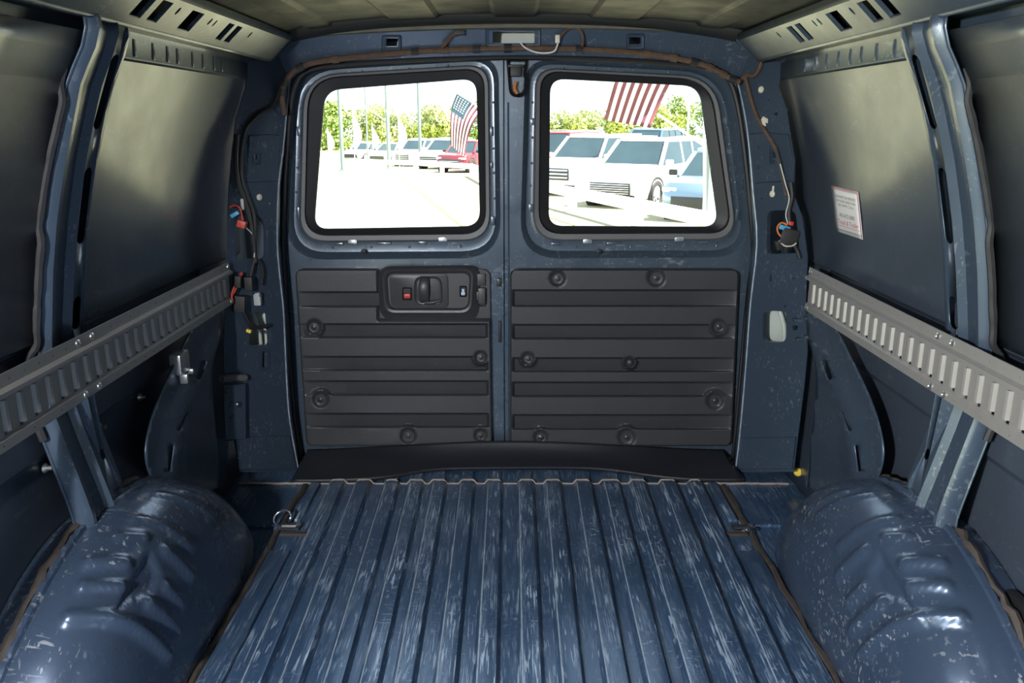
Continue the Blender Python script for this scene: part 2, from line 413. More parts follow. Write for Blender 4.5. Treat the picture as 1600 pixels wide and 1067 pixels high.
# hat-section post between the panels: rear edge / face edge 1 / face edge 2 / front edge, from photo rows
RIDGE1 = [(1427.5,56),(1457,140),(1479,249),(1491,340),(1497,420),(1501,520),(1499,624),(1478,680),(1458,730),(1439,777),(1430,800)]
RIDGE2 = [(1453,56),(1483,125),(1508,257),(1520,340),(1526,420),(1528,520),(1525,642),(1503,699),(1487,740),(1470,785),(1463,805)]
def walls(s):
    nm = 'wall_right' if s > 0 else 'wall_left'
    X = lambda x: CX + s*x
    y0 = -1.6 if s > 0 else 0.42                    # the side doorway is open on the left, ahead of the photographer's shoulder
    ys = [y0 + (2.72-y0)*i/24 for i in range(25)]
    zs = []
    for (z0_, _), (z1_, _) in zip(SKIN, SKIN[1:]):
        k = 2 if z1_-z0_ > .03 else 1
        zs += [z0_ + (z1_-z0_)*j/k for j in range(k)]
    zs.append(SKIN[-1][0])
    def bulge(y, z): return .006*math.sin((y-1.66)*3.2)*math.sin(min(1, max(0, (z-.76)/.5))*math.pi)
    V = [(X(skin_x(z) - .02*max(0, (y-2.35)/.4)**2 + bulge(y, z)), y, z) for y in ys for z in zs]; n = len(zs)
    F = [(i*n+j, i*n+j+1, (i+1)*n+j+1, (i+1)*n+j) for i in range(len(ys)-1) for j in range(n-1)]
    wall = structure(mesh(nm, V, F, 'paint_wall', smooth=25, solid=.004, offset=0))
    # ---- hat-section post
    def col(pxs, y):
        return [at_y(px, py, y) for px, py in pxs]
    A = col(RIDGE1, 1.575); B = col(RIDGE2, 1.505)
    zt = [.30 + (1.335-.30)*i/34 for i in range(35)]
    def xi(C, z):
        C = sorted(C, key=lambda p: p.z)
        if z <= C[0].z: return C[0].x
        for p, q in zip(C, C[1:]):
            if z <= q.z: return p.x + (q.x-p.x)*(z-p.z)/(q.z-p.z)
        return C[-1].x
    cols = []
    for z in zt:
        a = xi(A, z); b = xi(B, z); k = skin_x(z)
        k2 = k
        fl = max(a, b) + .013; q = b + (.026 if z < .70 else .010)
        cols.append([(k - .001 if z > .6 else min(k, fl+.05), 1.690), (fl+.004, 1.676), (a+.009, 1.596), (a-.005, 1.583), (a+.008, 1.571), (b+.010, 1.524), (b-.005, 1.512), (b-.006, 1.501), (b+.002, 1.494), (q-.002, 1.491), (q, 1.484)])
    P = lambda c, z: None
    def post(u, z):
        i = min(len(zt)-2, max(0, int((z-zt[0])/(zt[1]-zt[0])))); t = (z-zt[i])/(zt[i+1]-zt[i])
        j = min(9, int(u)); q = u-j
        f = lambda r: (cols[r][j][0]*(1-q)+cols[r][j+1][0]*q, cols[r][j][1]*(1-q)+cols[r][j+1][1]*q)
        a, b = f(i), f(i+1); return Vector((X(a[0]*(1-t)+b[0]*t), a[1]*(1-t)+b[1]*t, z))
    outer = [(0, zt[0])] + [(j, zt[0]) for j in range(1, 10)] + [(10, zt[0])] + [(10, z) for z in zt[1:]] + [(j, zt[-1]) for j in range(9, -1, -1)] + [(0, z) for z in zt[-2:0:-1]]
    sl = []
    for (za, zb) in ((1.150, 1.258), (.930, 1.050), (.755, .795)):
        sl.append([(1.5 + .27*math.cos(t), (za if math.sin(t) < 0 else zb) + .014*math.sin(t)) for t in [2*math.pi*i/16 for i in range(16)]])
    if True: sl.append([(1.45 + .16*math.cos(t), .465 + .012*math.sin(t)) for t in [2*math.pi*i/12 for i in range(12)]])
    ex = [(j, z) for z in zt[1:-1] for j in range(1, 10)] + [(1.5 + d, z) for z in zt[1:-1] for d in (-.42, .42)]
    sheet('post', outer, sl, post, 'paint_pillar', wall, .003, ex, smooth=35)
    POSTB = [(z, c[10][0]) for z, c in zip(zt, cols)]
    # the dark hollow behind the slots is the wall skin itself; a wavy bead of sealant runs down the front edge
    pts = []
    for i in range(26):
        z = .56 + .68*i/25; j = (z-zt[0])/(zt[1]-zt[0]); r = cols[int(j)]
        pts.append((X(r[10][0] - .004), r[10][1] - .005 + random.uniform(-.0008, .0008), z))
    MB().tube(pts, [.0070 + random.uniform(-.0006, .0012) for _ in pts], 7, smooth=4).build('sealant_bead', 'sealant_grey', wall)
    def fx(z):
        for (z0_, x0_), (z1_, x1_) in zip(POSTB, POSTB[1:]):
            if z <= z1_: return x0_ + (x1_-x0_)*max(0, (z-z0_)/(z1_-z0_))
        return POSTB[-1][1]
    rows_ = [(skin_x(.735), .735)] + [(fx(.765) + .004, .752)] + [(fx(z), z) for z in (.765, .80, .86, .92, .98, 1.04, 1.10, 1.16, 1.22, 1.27, 1.30)]
    MB().loft([[Vector((X(x_ + .006 + (.012 if s > 0 else .075)*((1.472-y_)/1.5)), y_, z_)) for x_, z_ in rows_] for y_ in ((-1.6 if s > 0 else .42), .9, 1.2, 1.486)], closed=False).build('upper_panel', 'paint_wall', wall, 30, solid=.003)
    # ---- roof side rail: slotted face, underside, flange with spot-weld notches
    ya, yb = (-1.6 if s > 0 else -1.6), 2.56
    def face(y, t): return Vector((X(.655 + .058*t), y, 1.380 - .054*t))
    mids = [(1241, 60), (1254, 56), (1308, 38), (1357, 22), (1383, 13), (1491, 0)]
    wd = [.019, .019, .033, .024, .024, .03]
    holes = []
    for (px, py), hw in zip(mids, wd):
        yc = at_x(px, py, .684).y
        holes.append(rr([(yc-hw, .13), (yc+hw, .13), (yc+hw, .80), (yc-hw, .80)], [.012]*4, 3))
    for (px, py, r) in ((1220, 66, .006), (1276, 50, .005), (1284, 44, .006), (1335, 30, .006)):
        yc = at_x(px, py, .684).y; holes.append([(yc + r*math.cos(t), .3 + .13*math.sin(t)) for t in [2*math.pi*i/8 for i in range(8)]])
    outer = [(ya, 0), (yb, 0), (yb, 1), (ya, 1)]
    sheet('roof_rail', outer, holes, face, 'paint_pillar', wall, .0025, [(ya + (yb-ya)*i/40, t) for i in range(1, 40) for t in (.06, .92)], lips=range(6), lip=(s*.005, 0, .005), smooth=0)
    sec = [(.735,1.425),(.66,1.402),(.652,1.396),(.655,1.380)]
    MB().loft([[Vector((X(x), y, z)) for x, z in sec] for y in (ya, yb)], closed=False).build('rail_upper_flange', 'paint_pillar', wall, 25, solid=.003)
    sec = [(.713,1.326),(.719,1.321),(.728,1.322),(.770,1.330),(.782,1.328),(.786,1.318),(.788,1.276),(.792,1.270)]
    MB().loft([[Vector((X(x), y, z)) for x, z in sec] for y in (ya, .5, 1.45, 1.7, 2.2, yb)], closed=False).build('rail_lower_flange', 'paint_pillar', wall, 30, solid=.003)
    sec = [(.800,1.318),(.815,1.262),(.806,1.258)]
    for yy in [1.74 + .075*i for i in range(9)]:
        MB().box((X(.787), yy + random.uniform(-.012, .012), 1.297), (.008, .012, .036), bev=.003).build('weld_tab', 'paint_pillar', wall, 40)
    # dark fill between rail and skin, so no daylight leaks
    MB().loft([[Vector((X(x), y, z)) for x, z in ((.735, 1.425), (.80, 1.405), (.802, 1.325))] for y in (ya, yb + .3)], closed=False).build('rail_back', 'paint_pillar', wall, 0, solid=.003)
    MB().loft([[Vector((X(x), y, z)) for x, z in ((.660, 1.384), (.690, 1.392), (.745, 1.345), (.716, 1.329))] for y in (ya + .01, yb - .01)], closed=False).build('rail_slot_shade', 'slot_shade', wall, 0, solid=.002)  # added dark sheet: shade of the slotted cavity put into its colour
    for y_ in (ya, yb + .02): MB().add([(X(x), y_, z) for x, z in ((.655, 1.38), (.713, 1.326), (.802, 1.325), (.80, 1.405), (.735, 1.425), (.66, 1.402))], [(0,1,2,3,4,5)]).build('rail_end', 'paint_pillar', wall, 0, solid=.003)
    # ---- brace from the wheelhouse to the corner post
    out = cat2([(1266, 486), (1300, 505), (1330, 560), (1356, 615), (1372, 660), (1380, 705), (1374, 740), (1362, 762)], 4) + cat2([(1330, 778), (1290, 775), (1262, 760)], 3) + cat2([(1266, 700), (1274, 620), (1276, 560), (1270, 520)], 3)
    hs = [slot2(1296, 566, 1305, 590, 3.6), slot2(1323, 645, 1336, 672, 1.5), slot2(1344.5, 697, 1350, 735, 1.6)]
    def brace(px, py):
        d = 0.0
        # a rounded swage that follows the front edge
        p = at_x(px, py, .868); e = 1362 + (py-700)*.16 if py > 660 else 1362 - (660-py)*.47
        d = .016*math.exp(-((px-e+26)/16.0)**2)
        return Vector((X(p.x - d - .004), p.y, p.z))
    sheet('corner_brace', out, hs, brace, 'paint_pillar', wall, .004, [(x, y) for x in range(1262, 1384, 6) for y in range(490, 780, 8)], smooth=40)
    # plugs and bolts on the lower skin
    return wall
wall_r = walls(1); wall_l = walls(-1)
LX = lambda x: CX - x
# clip bracket, studs and weld nuts of the lower left skin
m = MB(); p = at_x(287, 566, -.845)
m.box(p + Vector((-.01, 0, 0)), (.03, .062, .055), bev=.006); m.box(p + Vector((.006, -.02, -.038)), (.02, .014, .025), bev=.004); m.box(p + Vector((.006, .02, -.03)), (.02, .012, .014), bev=.004)
m.build('clip_bracket', 'zinc', wall_l)
for (px, py) in ((218, 621), (154, 667), (70, 731)):
    p = at_x(px, py, -.925); m = MB(); m.disc(p, (1, 0, 0), .011, .006, 12, r2=.007); m.disc(p, (1, 0, 0), .005, .016, 8); m.build('weld_nut', 'zinc', wall_l)
m = MB(); m.box((.915, 1.30, .30), (.02, .10, .045), bev=.006); m.build('access_plug', 'black_rubber', wall_r)
p = at_y(1247, 737, 2.47); MB().lathe(p, (-.3, -1, .1), [(.013, 0), (.014, .006), (.010, .011), (0, .012)], 14).build('drain_plug', 'yellow_plastic', wall_r)

# ================================================================== SETTING: CEILING
def roof_z(x): return 1.452 - .05*(x/.8)**2 - .035*max(0, abs(x/.8))**6
xs = []
beads = [-.60, -.53, -.36, -.22, -.06, .06, .22, .36, .53, .60]
x = -.80
prof = [(-.82, roof_z(.82))]
for b, e in zip(beads[0::2], beads[1::2]):
    for k, d in ((b-.006, 0), (b+.006, -.007), (e-.006, -.007), (e+.006, 0)): prof.append((k, roof_z(k) - d*-1))
    prof.append(((e + .07), roof_z(e+.07)))
prof = sorted(prof + [(.82, roof_z(.82))])
ceil = structure(MB().loft([[Vector((CX + x, y, z)) for x, z in prof] for y in (-1.66, 0, 1, 2, 2.55)], closed=False).build('ceiling', 'paint_roof', smooth=25, solid=.004))
MB().loft([[Vector((CX + x, y, roof_z(x) + dz)) for x in [-.82 + 1.64*i/40 for i in range(41)]] for y, dz in ((2.54, -.001), (2.60, -.016), (2.64, -.020), (2.75, -.014), (2.82, -.014))], closed=False).build('rear_bow', 'paint_roof', ceil, 40, solid=.004)
for yb_ in (0.6, 1.45):
    MB().loft([[Vector((CX + x, yb_ + dy, roof_z(x) + dz)) for x in [-.78 + 1.56*i/30 for i in range(31)]] for dy, dz in ((-.06, -.006), (-.045, -.03), (.045, -.03), (.06, -.006))], closed=False).build('roof_bow', 'paint_roof', ceil, 30, solid=.003)

# ================================================================== SETTING: REAR FRAME (header and corner posts)
YH = 2.675
hd_top = cat2([(392, 66), (440, 58), (520, 50), (650, 43), (800, 39.5), (950, 41), (1080, 45.5), (1150, 50), (1200, 57)], 5)
hd_bot = cat2([(1190, 118), (1160, 128), (1148, 122), (1128, 107), (1090, 99), (1000, 91), (900, 87), (800, 86), (700, 88), (600, 92), (520, 98), (476, 107), (456, 126), (440, 140), (400, 120)], 4)
def hy(py): return YH - .036*(92 - py)/50          # the header leans towards the cab at the top
hh = [box2(602, 59, 623, 73, 3, 3), box2(769, 48, 836, 68, 4, 3), box2(983, 57, 1002, 70, 3, 3), slot2(1192, 64, 1198, 74, 3)]
rear = structure(sheet('wall_rear', hd_top + hd_bot, hh, lambda x, y: at_y(x, y, hy(y)), 'paint_pillar', None, .003, [(x, y) for x in range(400, 1200, 20) for y in (58, 68, 78)], lips=(0, 1, 2), lip=(0, .02, 0), smooth=0))
# pressed frames around the header windows and the upper and lower swages
for (x0, y0, x1, y1) in ((596, 54, 628, 90), (978, 52, 1008, 78), (758, 44, 846, 74)):
    a = [at_y(px, py, hy(py) - .001) for px, py in box2(x0, y0, x1, y1, 5, 4)]; b = [at_y(px, py, hy(py) - .007) for px, py in box2(x0+2, y0+2, x1-2, y1-2, 4, 4)]
    c = [at_y(px, py, hy(py) - .006) for px, py in box2(x0+5, y0+4, x1-5, y1-4, 3, 4)]
    MB().loft([a, b, c]).build('pressed_rim', 'paint_pillar', rear, 40)
MB().tube([at_y(px, py, hy(py) - .006) for px, py in hd_top[3:-1]], .010, 8).build('roof_lip', 'lip_paint', rear)
MB().box(at_y(802, 58, 2.76), (.20, .01, .07)).build('lamp_pocket', 'lamp_cavity', rear, 0)
MB().box((0, 2.80, 1.42), (1.7, .02, .17)).build('header_outer', 'paint_pillar', rear, 0)
# corner posts
def corner(px_out, holes, s, plates, name='corner_post'):
    p0 = Vector((CX + s*.745, 2.63, 0)); p1 = Vector((CX + s*.862, 2.44, 0)); d = p1-p0
    n = Vector((d.y, -d.x, 0)).normalized()
    if n.y > 0: n = -n                              # n points to the cab
    f = lambda off: (lambda x, y: at_pl(x, y, p0 + n*off, n))
    big = [i for i, h in enumerate(holes) if (max(p[0] for p in h) - min(p[0] for p in h)) > 3]
    post = sheet(name, px_out, holes, f(0), 'paint_pillar', rear, .003, [(x, y) for x in range(345, 1265, 12) for y in range(60, 745, 14) if (x < 480 or x > 1140)], lips=big, lip=-n*.016, smooth=0)
    for pl in plates:
        a = [f(0.0005)(x, y) for x, y in pl[0]]; c = Vector((sum(q[0] for q in pl[0])/len(pl[0]), sum(q[1] for q in pl[0])/len(pl[0])))
        sh = lambda k: [(c.x + (x-c.x)*k, c.y + (y-c.y)*k) for x, y in pl[0]]
        b = [f(pl[1])(x, y) for x, y in sh(.955)]; v, tr_ = tri_sheet(sh(.955), pl[2] if len(pl) > 2 else [])
        mb = MB(); mb.loft([a, b]); mb.add([f(pl[1])(q.x, q.y) for q in v], tr_); mb.build('pressed_plate', 'paint_pillar', post, 40)
    # flange that turns towards the door
    return post, f, n
right_out = [(1148,112),(1157,140),(1167,190),(1173,240),(1178,300),(1184,380),(1174,474),(1166,580),(1157,680),(1150,738),(1240,737),(1249,665),(1257,600),(1262,549),(1259,481),(1262,402),(1254,340),(1241,305),(1242,250),(1235,207),(1230,172),(1217,135),(1224,104),(1216,72),(1200,54),(1180,56),(1172,90)]
r_holes = [rr([(1198,328),(1244,328),(1250,396),(1197,398)], [12,12,10,12], 4), rr([(1192,484),(1229,486),(1229,536),(1191,534)], [9,9,12,9], 4),
           box2(1202,428,1206.5,441,1.5,2), circ2(1220,435,1.6,8), circ2(1240.5,435,2,8), circ2(1227,478.5,2.6,8), circ2(1242,512,5,12),
           rr([(1206,236),(1213,235),(1214,247),(1207,248)], 1, 2), circ2(1209,252,2,8), circ2(1201,157,1.7,8), circ2(1191,310,1.6,8), circ2(1213,178,3.4,10)]
post_r, fr_, nr_ = corner(right_out, r_holes, 1,
    [([(1168,209),(1196,206),(1233,210),(1240,250),(1238,284),(1178,287)], .006, [box2(1203,232,1216,256,2,2)]), ([(1158,684),(1245,682),(1239,733),(1152,734)], .010)])
left_out = [(452,115),(447,170),(441,235),(434,290),(432,379),(437,440),(442,490),(447,600),(452,660),(466,738),(376,737),(366,690),(356,640),(349,570),(350,520),(352,480),(354,412),(355,350),(357,300),(362,240),(368,187),(384,135),(384,104),(392,72),(408,56),(430,58),(436,90)]
l_holes = [rr([(370,336),(406,336),(418,352),(418,404),(367,407)], [8,8,12,8,10], 4), rr([(390,488),(420,486),(424,540),(388,540)], 7, 4), slot2(413,552,413,572,3.4),
           rr([(397,241),(405,240),(405,250),(398,250)], 1, 2), circ2(401,255,1.6,8), circ2(386,222,1.6,8), circ2(405,305,1.6,8), circ2(368,505,1.5,8), circ2(377,512,1.5,8), circ2(421,318,1.5,8)]
post_l, fl_, nl_ = corner(left_out, l_holes, -1,
    [([(389,211),(420,209),(438,211),(434,284),(385,286)], .006, [box2(394,238,408,258,2,2)]), ([(349,600),(384,598),(385,687),(352,689)], .022), ([(366,684),(452,680),(464,733),(372,735)], .012), ([(405,546),(421,546),(421,579),(405,579)], .004, [slot2(413,552,413,572,4.2)])])
MB().tube([fl_(.012)(x, y) for x, y in ((346, 592), (365, 590), (383, 590))], .012, 8).build('hinge_barrel', 'seal_grey', post_l)
for (x, y) in ((361, 632), (373, 632), (362, 650), (355, 610)): MB().disc(fl_(.022)(x, y), nl_, .010, .004, 12, r2=.007).build('bolt', 'screw_steel', post_l)
m = MB(); m.lathe(fr_(0)(1190, 140), nr_, [(.010, 0), (.010, .004), (.006, .005), (.004, .002), (0, .002)], 14).build('trim_plug', 'ivory_plastic', post_r)
m = MB(); m.lathe(fr_(0)(1208, 303), nr_, [(.009, 0), (.010, .005), (.006, .008), (0, .009)], 14); m.box(fr_(.006)(1208, 295), (.006, .006, .018), bev=.002); m.build('trim_plug', 'ivory_plastic', post_r)
m = MB(); m.box(fr_(.004)(1197, 188), (.030, .006, .012), Matrix.Rotation(.5, 3, 'Y'), bev=.002); m.box(fr_(.006)(1193, 192), (.010, .01, .022), Matrix.Rotation(-.3, 3, 'Y'), bev=.002); m.build('trim_clip', 'ivory_plastic', post_r)
m = MB(); m.lathe(fl_(0)(404, 308), nl_, [(.009, 0), (.010, .005), (.006, .008), (0, .009)], 14).build('trim_plug', 'ivory_plastic', post_l)
m = MB(); m.box(fl_(.008)(403, 468), (.022, .02, .036), bev=.004); m.box(fl_(.014)(403, 460), (.014, .02, .012), bev=.003); m.build('relay', 'grey_plastic', post_l)
for (x, y) in ((1184, 230), (1200, 262), (1184, 262), (1226, 250), (1230, 172)): MB().lathe(fr_(.002 if x > 1198 else .006)(x, y), nr_, [(.005, 0), (.0045, .003), (0, .004)], 10).build('spot_weld', 'paint_pillar', post_r)
# ribs pressed round the lower right opening
for (x, y) in ((1246, 500), (1263, 497), (1250, 530), (1263, 526)): MB().box(fr_(.004)(x, y), (.026, .02, .010), bev=.004).build('hinge_leaf', 'paint_pillar', post_r, 40)
# closing skins behind the posts: outer quarter and tail-lamp box
for s in (-1, 1):
    MB().add([(CX+s*.925,2.40,0),(CX+s*.935,2.86,0),(CX+s*.72,2.90,0),(CX+s*.925,2.40,1.0),(CX+s*.93,2.86,1.0),(CX+s*.72,2.90,1.0),(CX+s*.80,2.40,1.45),(CX+s*.80,2.86,1.45),(CX+s*.66,2.90,1.45)],
             [(0,1,4,3),(1,2,5,4),(3,4,7,6),(4,5,8,7)]).build('outer_quarter', 'paint_wall', rear, 0, solid=.004)
    MB().add([(CX+s*.70,2.50,0),(CX+s*.95,2.50,0),(CX+s*.95,2.9,0),(CX+s*.70,2.9,0)], [(0,1,2,3)]).build('corner_floor', 'paint_floor', rear, 0, solid=.004)
    p = (fr_ if s > 0 else fl_)(-.09)(1214 if s > 0 else 404, 512)
    m = MB(); m.box(p, (.10, .02, .15), bev=.008); m.tube([p + Vector((.01, -.03, -.08)), p + Vector((.012, -.04, 0)), p + Vector((-.012, -.03, .08))], .008, 8, smooth=4); m.build('tail_lamp_box', 'lamp_cavity', rear)
    # jamb: closes the gap between post and door
    inn = [p_ for p_ in (right_out[0:10] if s > 0 else left_out[0:10])]
    a = [(fr_ if s > 0 else fl_)(0)(x, y) for x, y in inn]
    MB().loft([a, [q + Vector((s*.012, .10, 0)) for q in a]], closed=False).build('door_jamb', 'paint_pillar', rear, 30, solid=.003)
    MB().tube([q + Vector((-s*.003, -.001, 0)) for q in a], .0024, 6, smooth=3).build('jamb_edge', 'worn_edge', rear)
# weatherstrip round the rear opening
ws = [(473,735),(459,640),(451,540),(446,450),(442,380),(444,290),(449,220),(455,160),(464,128),(482,110),(530,101),(640,94),(800,89),(960,93),(1075,101),(1120,109),(1140,126),(1153,165),(1164,240),(1172,320),(1177,390),(1168,470),(1160,560),(1152,650),(1144,735)]
MB().tube([at_y(x, y, 2.700) for x, y in ws], .0085, 8, smooth=3).build('weatherstrip', 'black_rubber', rear)
# black latch striker set into the head of the middle gap
m = MB()
m.loft([[at_y(x, y, 2.712) for x, y in rr([(791, 92), (824, 92), (821, 152), (796, 152)], [3, 3, 12, 12], 4)], [at_y(x, y, 2.705) for x, y in rr([(794, 95), (821, 95), (818, 149), (799, 149)], [3, 3, 11, 11], 4)], [at_y(x, y, 2.735) for x, y in rr([(796, 97), (819, 97), (816, 147), (800, 147)], [3, 3, 10, 10], 4)]], caps=(False, True))
lat = m.build('striker_plate', 'black_plastic', rear)
m = MB(); m.box(at_y(806, 112, 2.712), (.035, .02, .03), bev=.004); m.box(at_y(806, 103, 2.708), (.05, .012, .008), bev=.002); m.build('striker_catch', 'black_rubber', lat)
MB().tube([at_y(806, 128, 2.712), at_y(804, 138, 2.706), at_y(808, 146, 2.712)], .005, 8, smooth=4).build('striker_pin', 'orange_wire', lat)

# ================================================================== REAR DOORS
YD = 2.735
def lp(corners, r, y, n=7): return [at_y(px, py, y) for px, py in rr(corners, r, n)]
def trim(parent, TL, TR, BR, BL, lows, screws, mirror, cut=None, extra=None):
    """moulded liner: raised and sunken bands, dished screw bosses, as one height field"""
    nx, y_face = 150, 2.700
    rows = []
    py0, py1 = TL[1], BL[1]
    pys = set()
    for (a, b) in lows:
        for e in (a-.8, a-.2, a+1.2, a+3.0, (a+b)/2, b-3.0, b-1.2, b-.2, b+.8, b+2): pys.add(e)
    q = py0
    while q <= py1: pys.add(q); q += 2.0
    pys = sorted(p for p in pys if py0 <= p <= py1); out = []
    for p in pys:
        if not out or p - out[-1] > .45: out.append(p)
    pys = out
    R = 11.0
    V = []; ny = len(pys)
    for py in pys:
        t = (py-py0)/(py1-py0)
        xl = TL[0] + (BL[0]-TL[0])*t; xr = TR[0] + (BR[0]-TR[0])*t
        e = min(py-py0, py1-py); ins = R - math.sqrt(max(0, R*R - (R-e)**2)) if e < R else 0
        for i in range(nx+1):
            u = i/nx; px = xl+ins + (xr-xl-2*ins)*u
            d = 0.0
            for (a, b) in lows:
                f = (xr-px) if not mirror else (px-xl)            # distance from the square end
                g = (px-xl) if not mirror else (xr-px)            # distance from the fading end
                if a <= py <= b and f > 4:
                    v = (py-a)/(b-a)
                    up = min(1, (py-a)/2.4); dn = min(1, (b-py)/2.2)
                    base = .0135 + .0105*v
                    fade = min(1, max(0.0, (g-2)/70.0))**.6
                    d = max(d, base*up*dn*fade*min(1, (f-4)/3.0))
            for sc in screws:
                sx, sy, sr = sc[:3]; rad = math.hypot(px-sx, py-sy)
                if rad < sr*1.3:
                    wgt = min(1, (1.3*sr-rad)/(.3*sr)); q = max(0, min(1, (sr-rad)/(sr*.45)))
                    d = d*(1-wgt) + .0115*q*q*(3-2*q)*wgt
            if extra: d = max(d, extra(px, py))
            edge = min(px-xl-ins, xr-ins-px, py-py0, py1-py)
            if edge < 2.5: d = max(d, .006*(1-edge/2.5)**2)
            V.append(at_y(px, py, y_face + d))
    F = [(r*(nx+1)+i, r*(nx+1)+i+1, (r+1)*(nx+1)+i+1, (r+1)*(nx+1)+i) for r in range(ny-1) for i in range(nx)]
    if cut:
        F = [f for f in F if not cut(*[sum(V[k][c] for k in f)/4 for c in (0, 2)])]
    # skirt back to the door
    ring = list(range(nx+1)) + [r*(nx+1)+nx for r in range(1, ny)] + [(ny-1)*(nx+1)+i for i in range(nx-1, -1, -1)] + [r*(nx+1) for r in range(ny-2, 0, -1)]
    o = len(V); V += [Vector((V[i].x, YD + .002, V[i].z)) for i in ring]
    F += [(ring[i], ring[(i+1) % len(ring)], o+(i+1) % len(ring), o+i) for i in range(len(ring))]
    tp = mesh('trim_panel', V, F, 'trim_plastic', parent, 32)
    sm = MB(); sm.lathe((0, 0, 0), (0, -1, 0), [(.0115, 0), (.0115, .0015), (.0072, .002), (.0070, .0055), (.0055, .0065), (.003, .0065), (.0025, .004), (0, .004)], 18)
    proto = sm.build('screw', 'screw_steel', tp); proto.location = at_y(screws[0][0], screws[0][1], y_face + .0105)
    for sc in screws[1:]:
        if len(sc) > 3:
            b = MB(); b.lathe(at_y(sc[0], sc[1], y_face + .006), (0, -1, 0), [(.012, 0), (.011, .006), (.006, .010), (0, .011)], 18); b.build('push_button', 'trim_plastic', tp); continue
        q = proto.copy(); COL.objects.link(q); q.parent = tp; q.location = at_y(sc[0], sc[1], y_face + .0105); q.name = 'screw'
    return tp
def door(n, outline, win, clips, notches):
    """win: loops (corners, radius, plane) from the panel inwards; the last one is the clear glass"""
    step = win[0]
    out = outline
    hole = rr(step[0], step[1], 7)
    dr = structure(sheet('door_%d' % n, out, [hole], lambda x, y: at_y(x, y, YD), 'paint_door', None, .003, [(x, y) for x in range(430, 1190, 18) for y in range(86, 740, 18)], smooth=0))
    loops = [lp(c, r, y) for c, r, y in win]
    MB().loft(loops[0:5]).build('window_surround', 'paint_door', dr, 40)
    MB().loft(loops[4:7]).build('window_rim', 'seal_grey', dr, 40)
    fr = MB().loft(loops[6:9]).build('window_seal', 'black_rubber', dr, 40)
    MB().add([p + Vector((0, .004, 0)) for p in loops[8]], [tuple(range(len(loops[8])))]).build('glass_pane', 'window_glass', dr, 0)
    for (x, y) in clips:
        m = MB(); m.box(at_y(x, y, 2.752), (.030, .010, .013), bev=.002); m.box(at_y(x, y-2, 2.747), (.022, .006, .006), bev=.002); m.build('window_clip', 'zinc', dr)
    for (x, y, wx, wy) in notches: MB().box(at_y(x, y, 2.757), (wx, .010, wy), bev=.003).build('flange_tab', 'paint_door', dr, 40)
    # outer skin of the door, with the same opening, so no light gets in round the back
    outer2 = [(sum(p[0] for p in out)/len(out) + (x - sum(p[0] for p in out)/len(out))*1.03, y) for x, y in out]
    sheet('outer_skin', [(a.x, a.z) for a in (at_y(x, y, YD) for x, y in outer2)], [[(p.x, p.z) for p in loops[8]]], lambda x, z: Vector((x, 2.80, z)), 'paint_door', dr, .004)
    return dr
# ---- left rear door
L_out = cat2([(438, 330), (440, 250), (446, 170), (456, 126), (476, 108), (540, 97), (640, 90), (740, 86), (787, 85)], 4) + [(787.5, 735)] + [(474, 735), (462, 650), (452, 540), (446, 450)]
L_win = [([(457,106),(779,87),(783,403),(447,406)], [72,40,62,62], YD), ([(461,109),(776,90),(780,399),(451,402)], [70,40,60,60], YD+.006), ([(466,112),(771,94),(775,392),(458,394)], [64,38,54,54], 2.760),
         ([(473,117),(765,100),(768,384),(465,385)], [58,36,48,48], 2.762), ([(475,118),(763,101),(766,377),(467,379)], [56,35,44,44], 2.760), ([(476,119),(762,102),(765,374),(469,376)], [54,34,42,42], 2.750),
         ([(481,122),(757,106),(760,366),(475,369)], [50,32,38,38], 2.752), ([(484,124),(755,108),(758,363),(477,366)], [48,32,36,36], 2.768), ([(506,141),(744,122.5),(750,354),(489,358.5)], [26,24,26,22], 2.780)]
door1 = door(1, L_out, L_win, [(551, 378), (692, 374)], [(768,205,.012,.030),(768,258,.010,.02),(770,345,.014,.03),(467,205,.012,.03),(466,332,.012,.04),(530,381,.03,.01),(600,380,.05,.008),(660,379,.03,.01)])
def latch_cut(px, py):
    # recess moulded for the latch in the upper corner
    if px > 588 and py < 502:
        dx = min(1, (px-588)/5.0); dy = min(1, (502-py)/5.0)
        return .014*min(dx, dy)
    return 0
tp1 = trim(door1, (461,421), (765,418), (769,694), (479,698), [(455,480),(505,528),(556,579),(594,618),(645,668)], [(491,511,13.5),(751,558,11.5),(501,624,14.5),(638,681,14.5),(751,680,12)], False, extra=latch_cut)
# latch housing with its handle
m = MB(); yb_ = 2.700
rim = [([(590,416),(752,414),(748,502),(594,500)], 22, 2.713), ([(595,420),(742,418),(738,490),(599,490)], 18, 2.694), ([(597,421.5),(740,420),(736,488.5),(601,488.5)], 17, 2.690), ([(600,424),(737,423),(733,485),(604,485)], 15, 2.692), ([(605,428),(734,427),(731,481),(609,481)], 12, 2.704)]
m.loft([lp(*a) for a in rim], caps=(False, True)); lh = m.build('latch_housing', 'latch_plastic', door1, 40)
m = MB(); a = rr([(608,429.5),(700,427.5),(701,481.5),(611,480)], 9, 5)
m.loft([[at_y(x, y, 2.7039) for x, y in a], [at_y(x, y, 2.7010) for x, y in a], [at_y(654 + (x-654)*.985, 455 + (y-455)*.97, 2.7000) for x, y in a]], caps=(False, True)); m.build('latch_plate', 'latch_plastic', lh)
m = MB(); m.loft([lp(*a) for a in ([([(647,432),(690,432),(692,476),(648,476)], 13, 2.6995), ([(648,433),(689,433),(691,475),(649,475)], 12, 2.6975), ([(650.5,435),(687,435),(688.5,473),(651.5,473)], 11, 2.6985), ([(653,438),(685,438),(687,471),(653,471)], 9, 2.712)])], caps=(False, True)); m.build('handle_cup', 'black_plastic', lh)
L = []
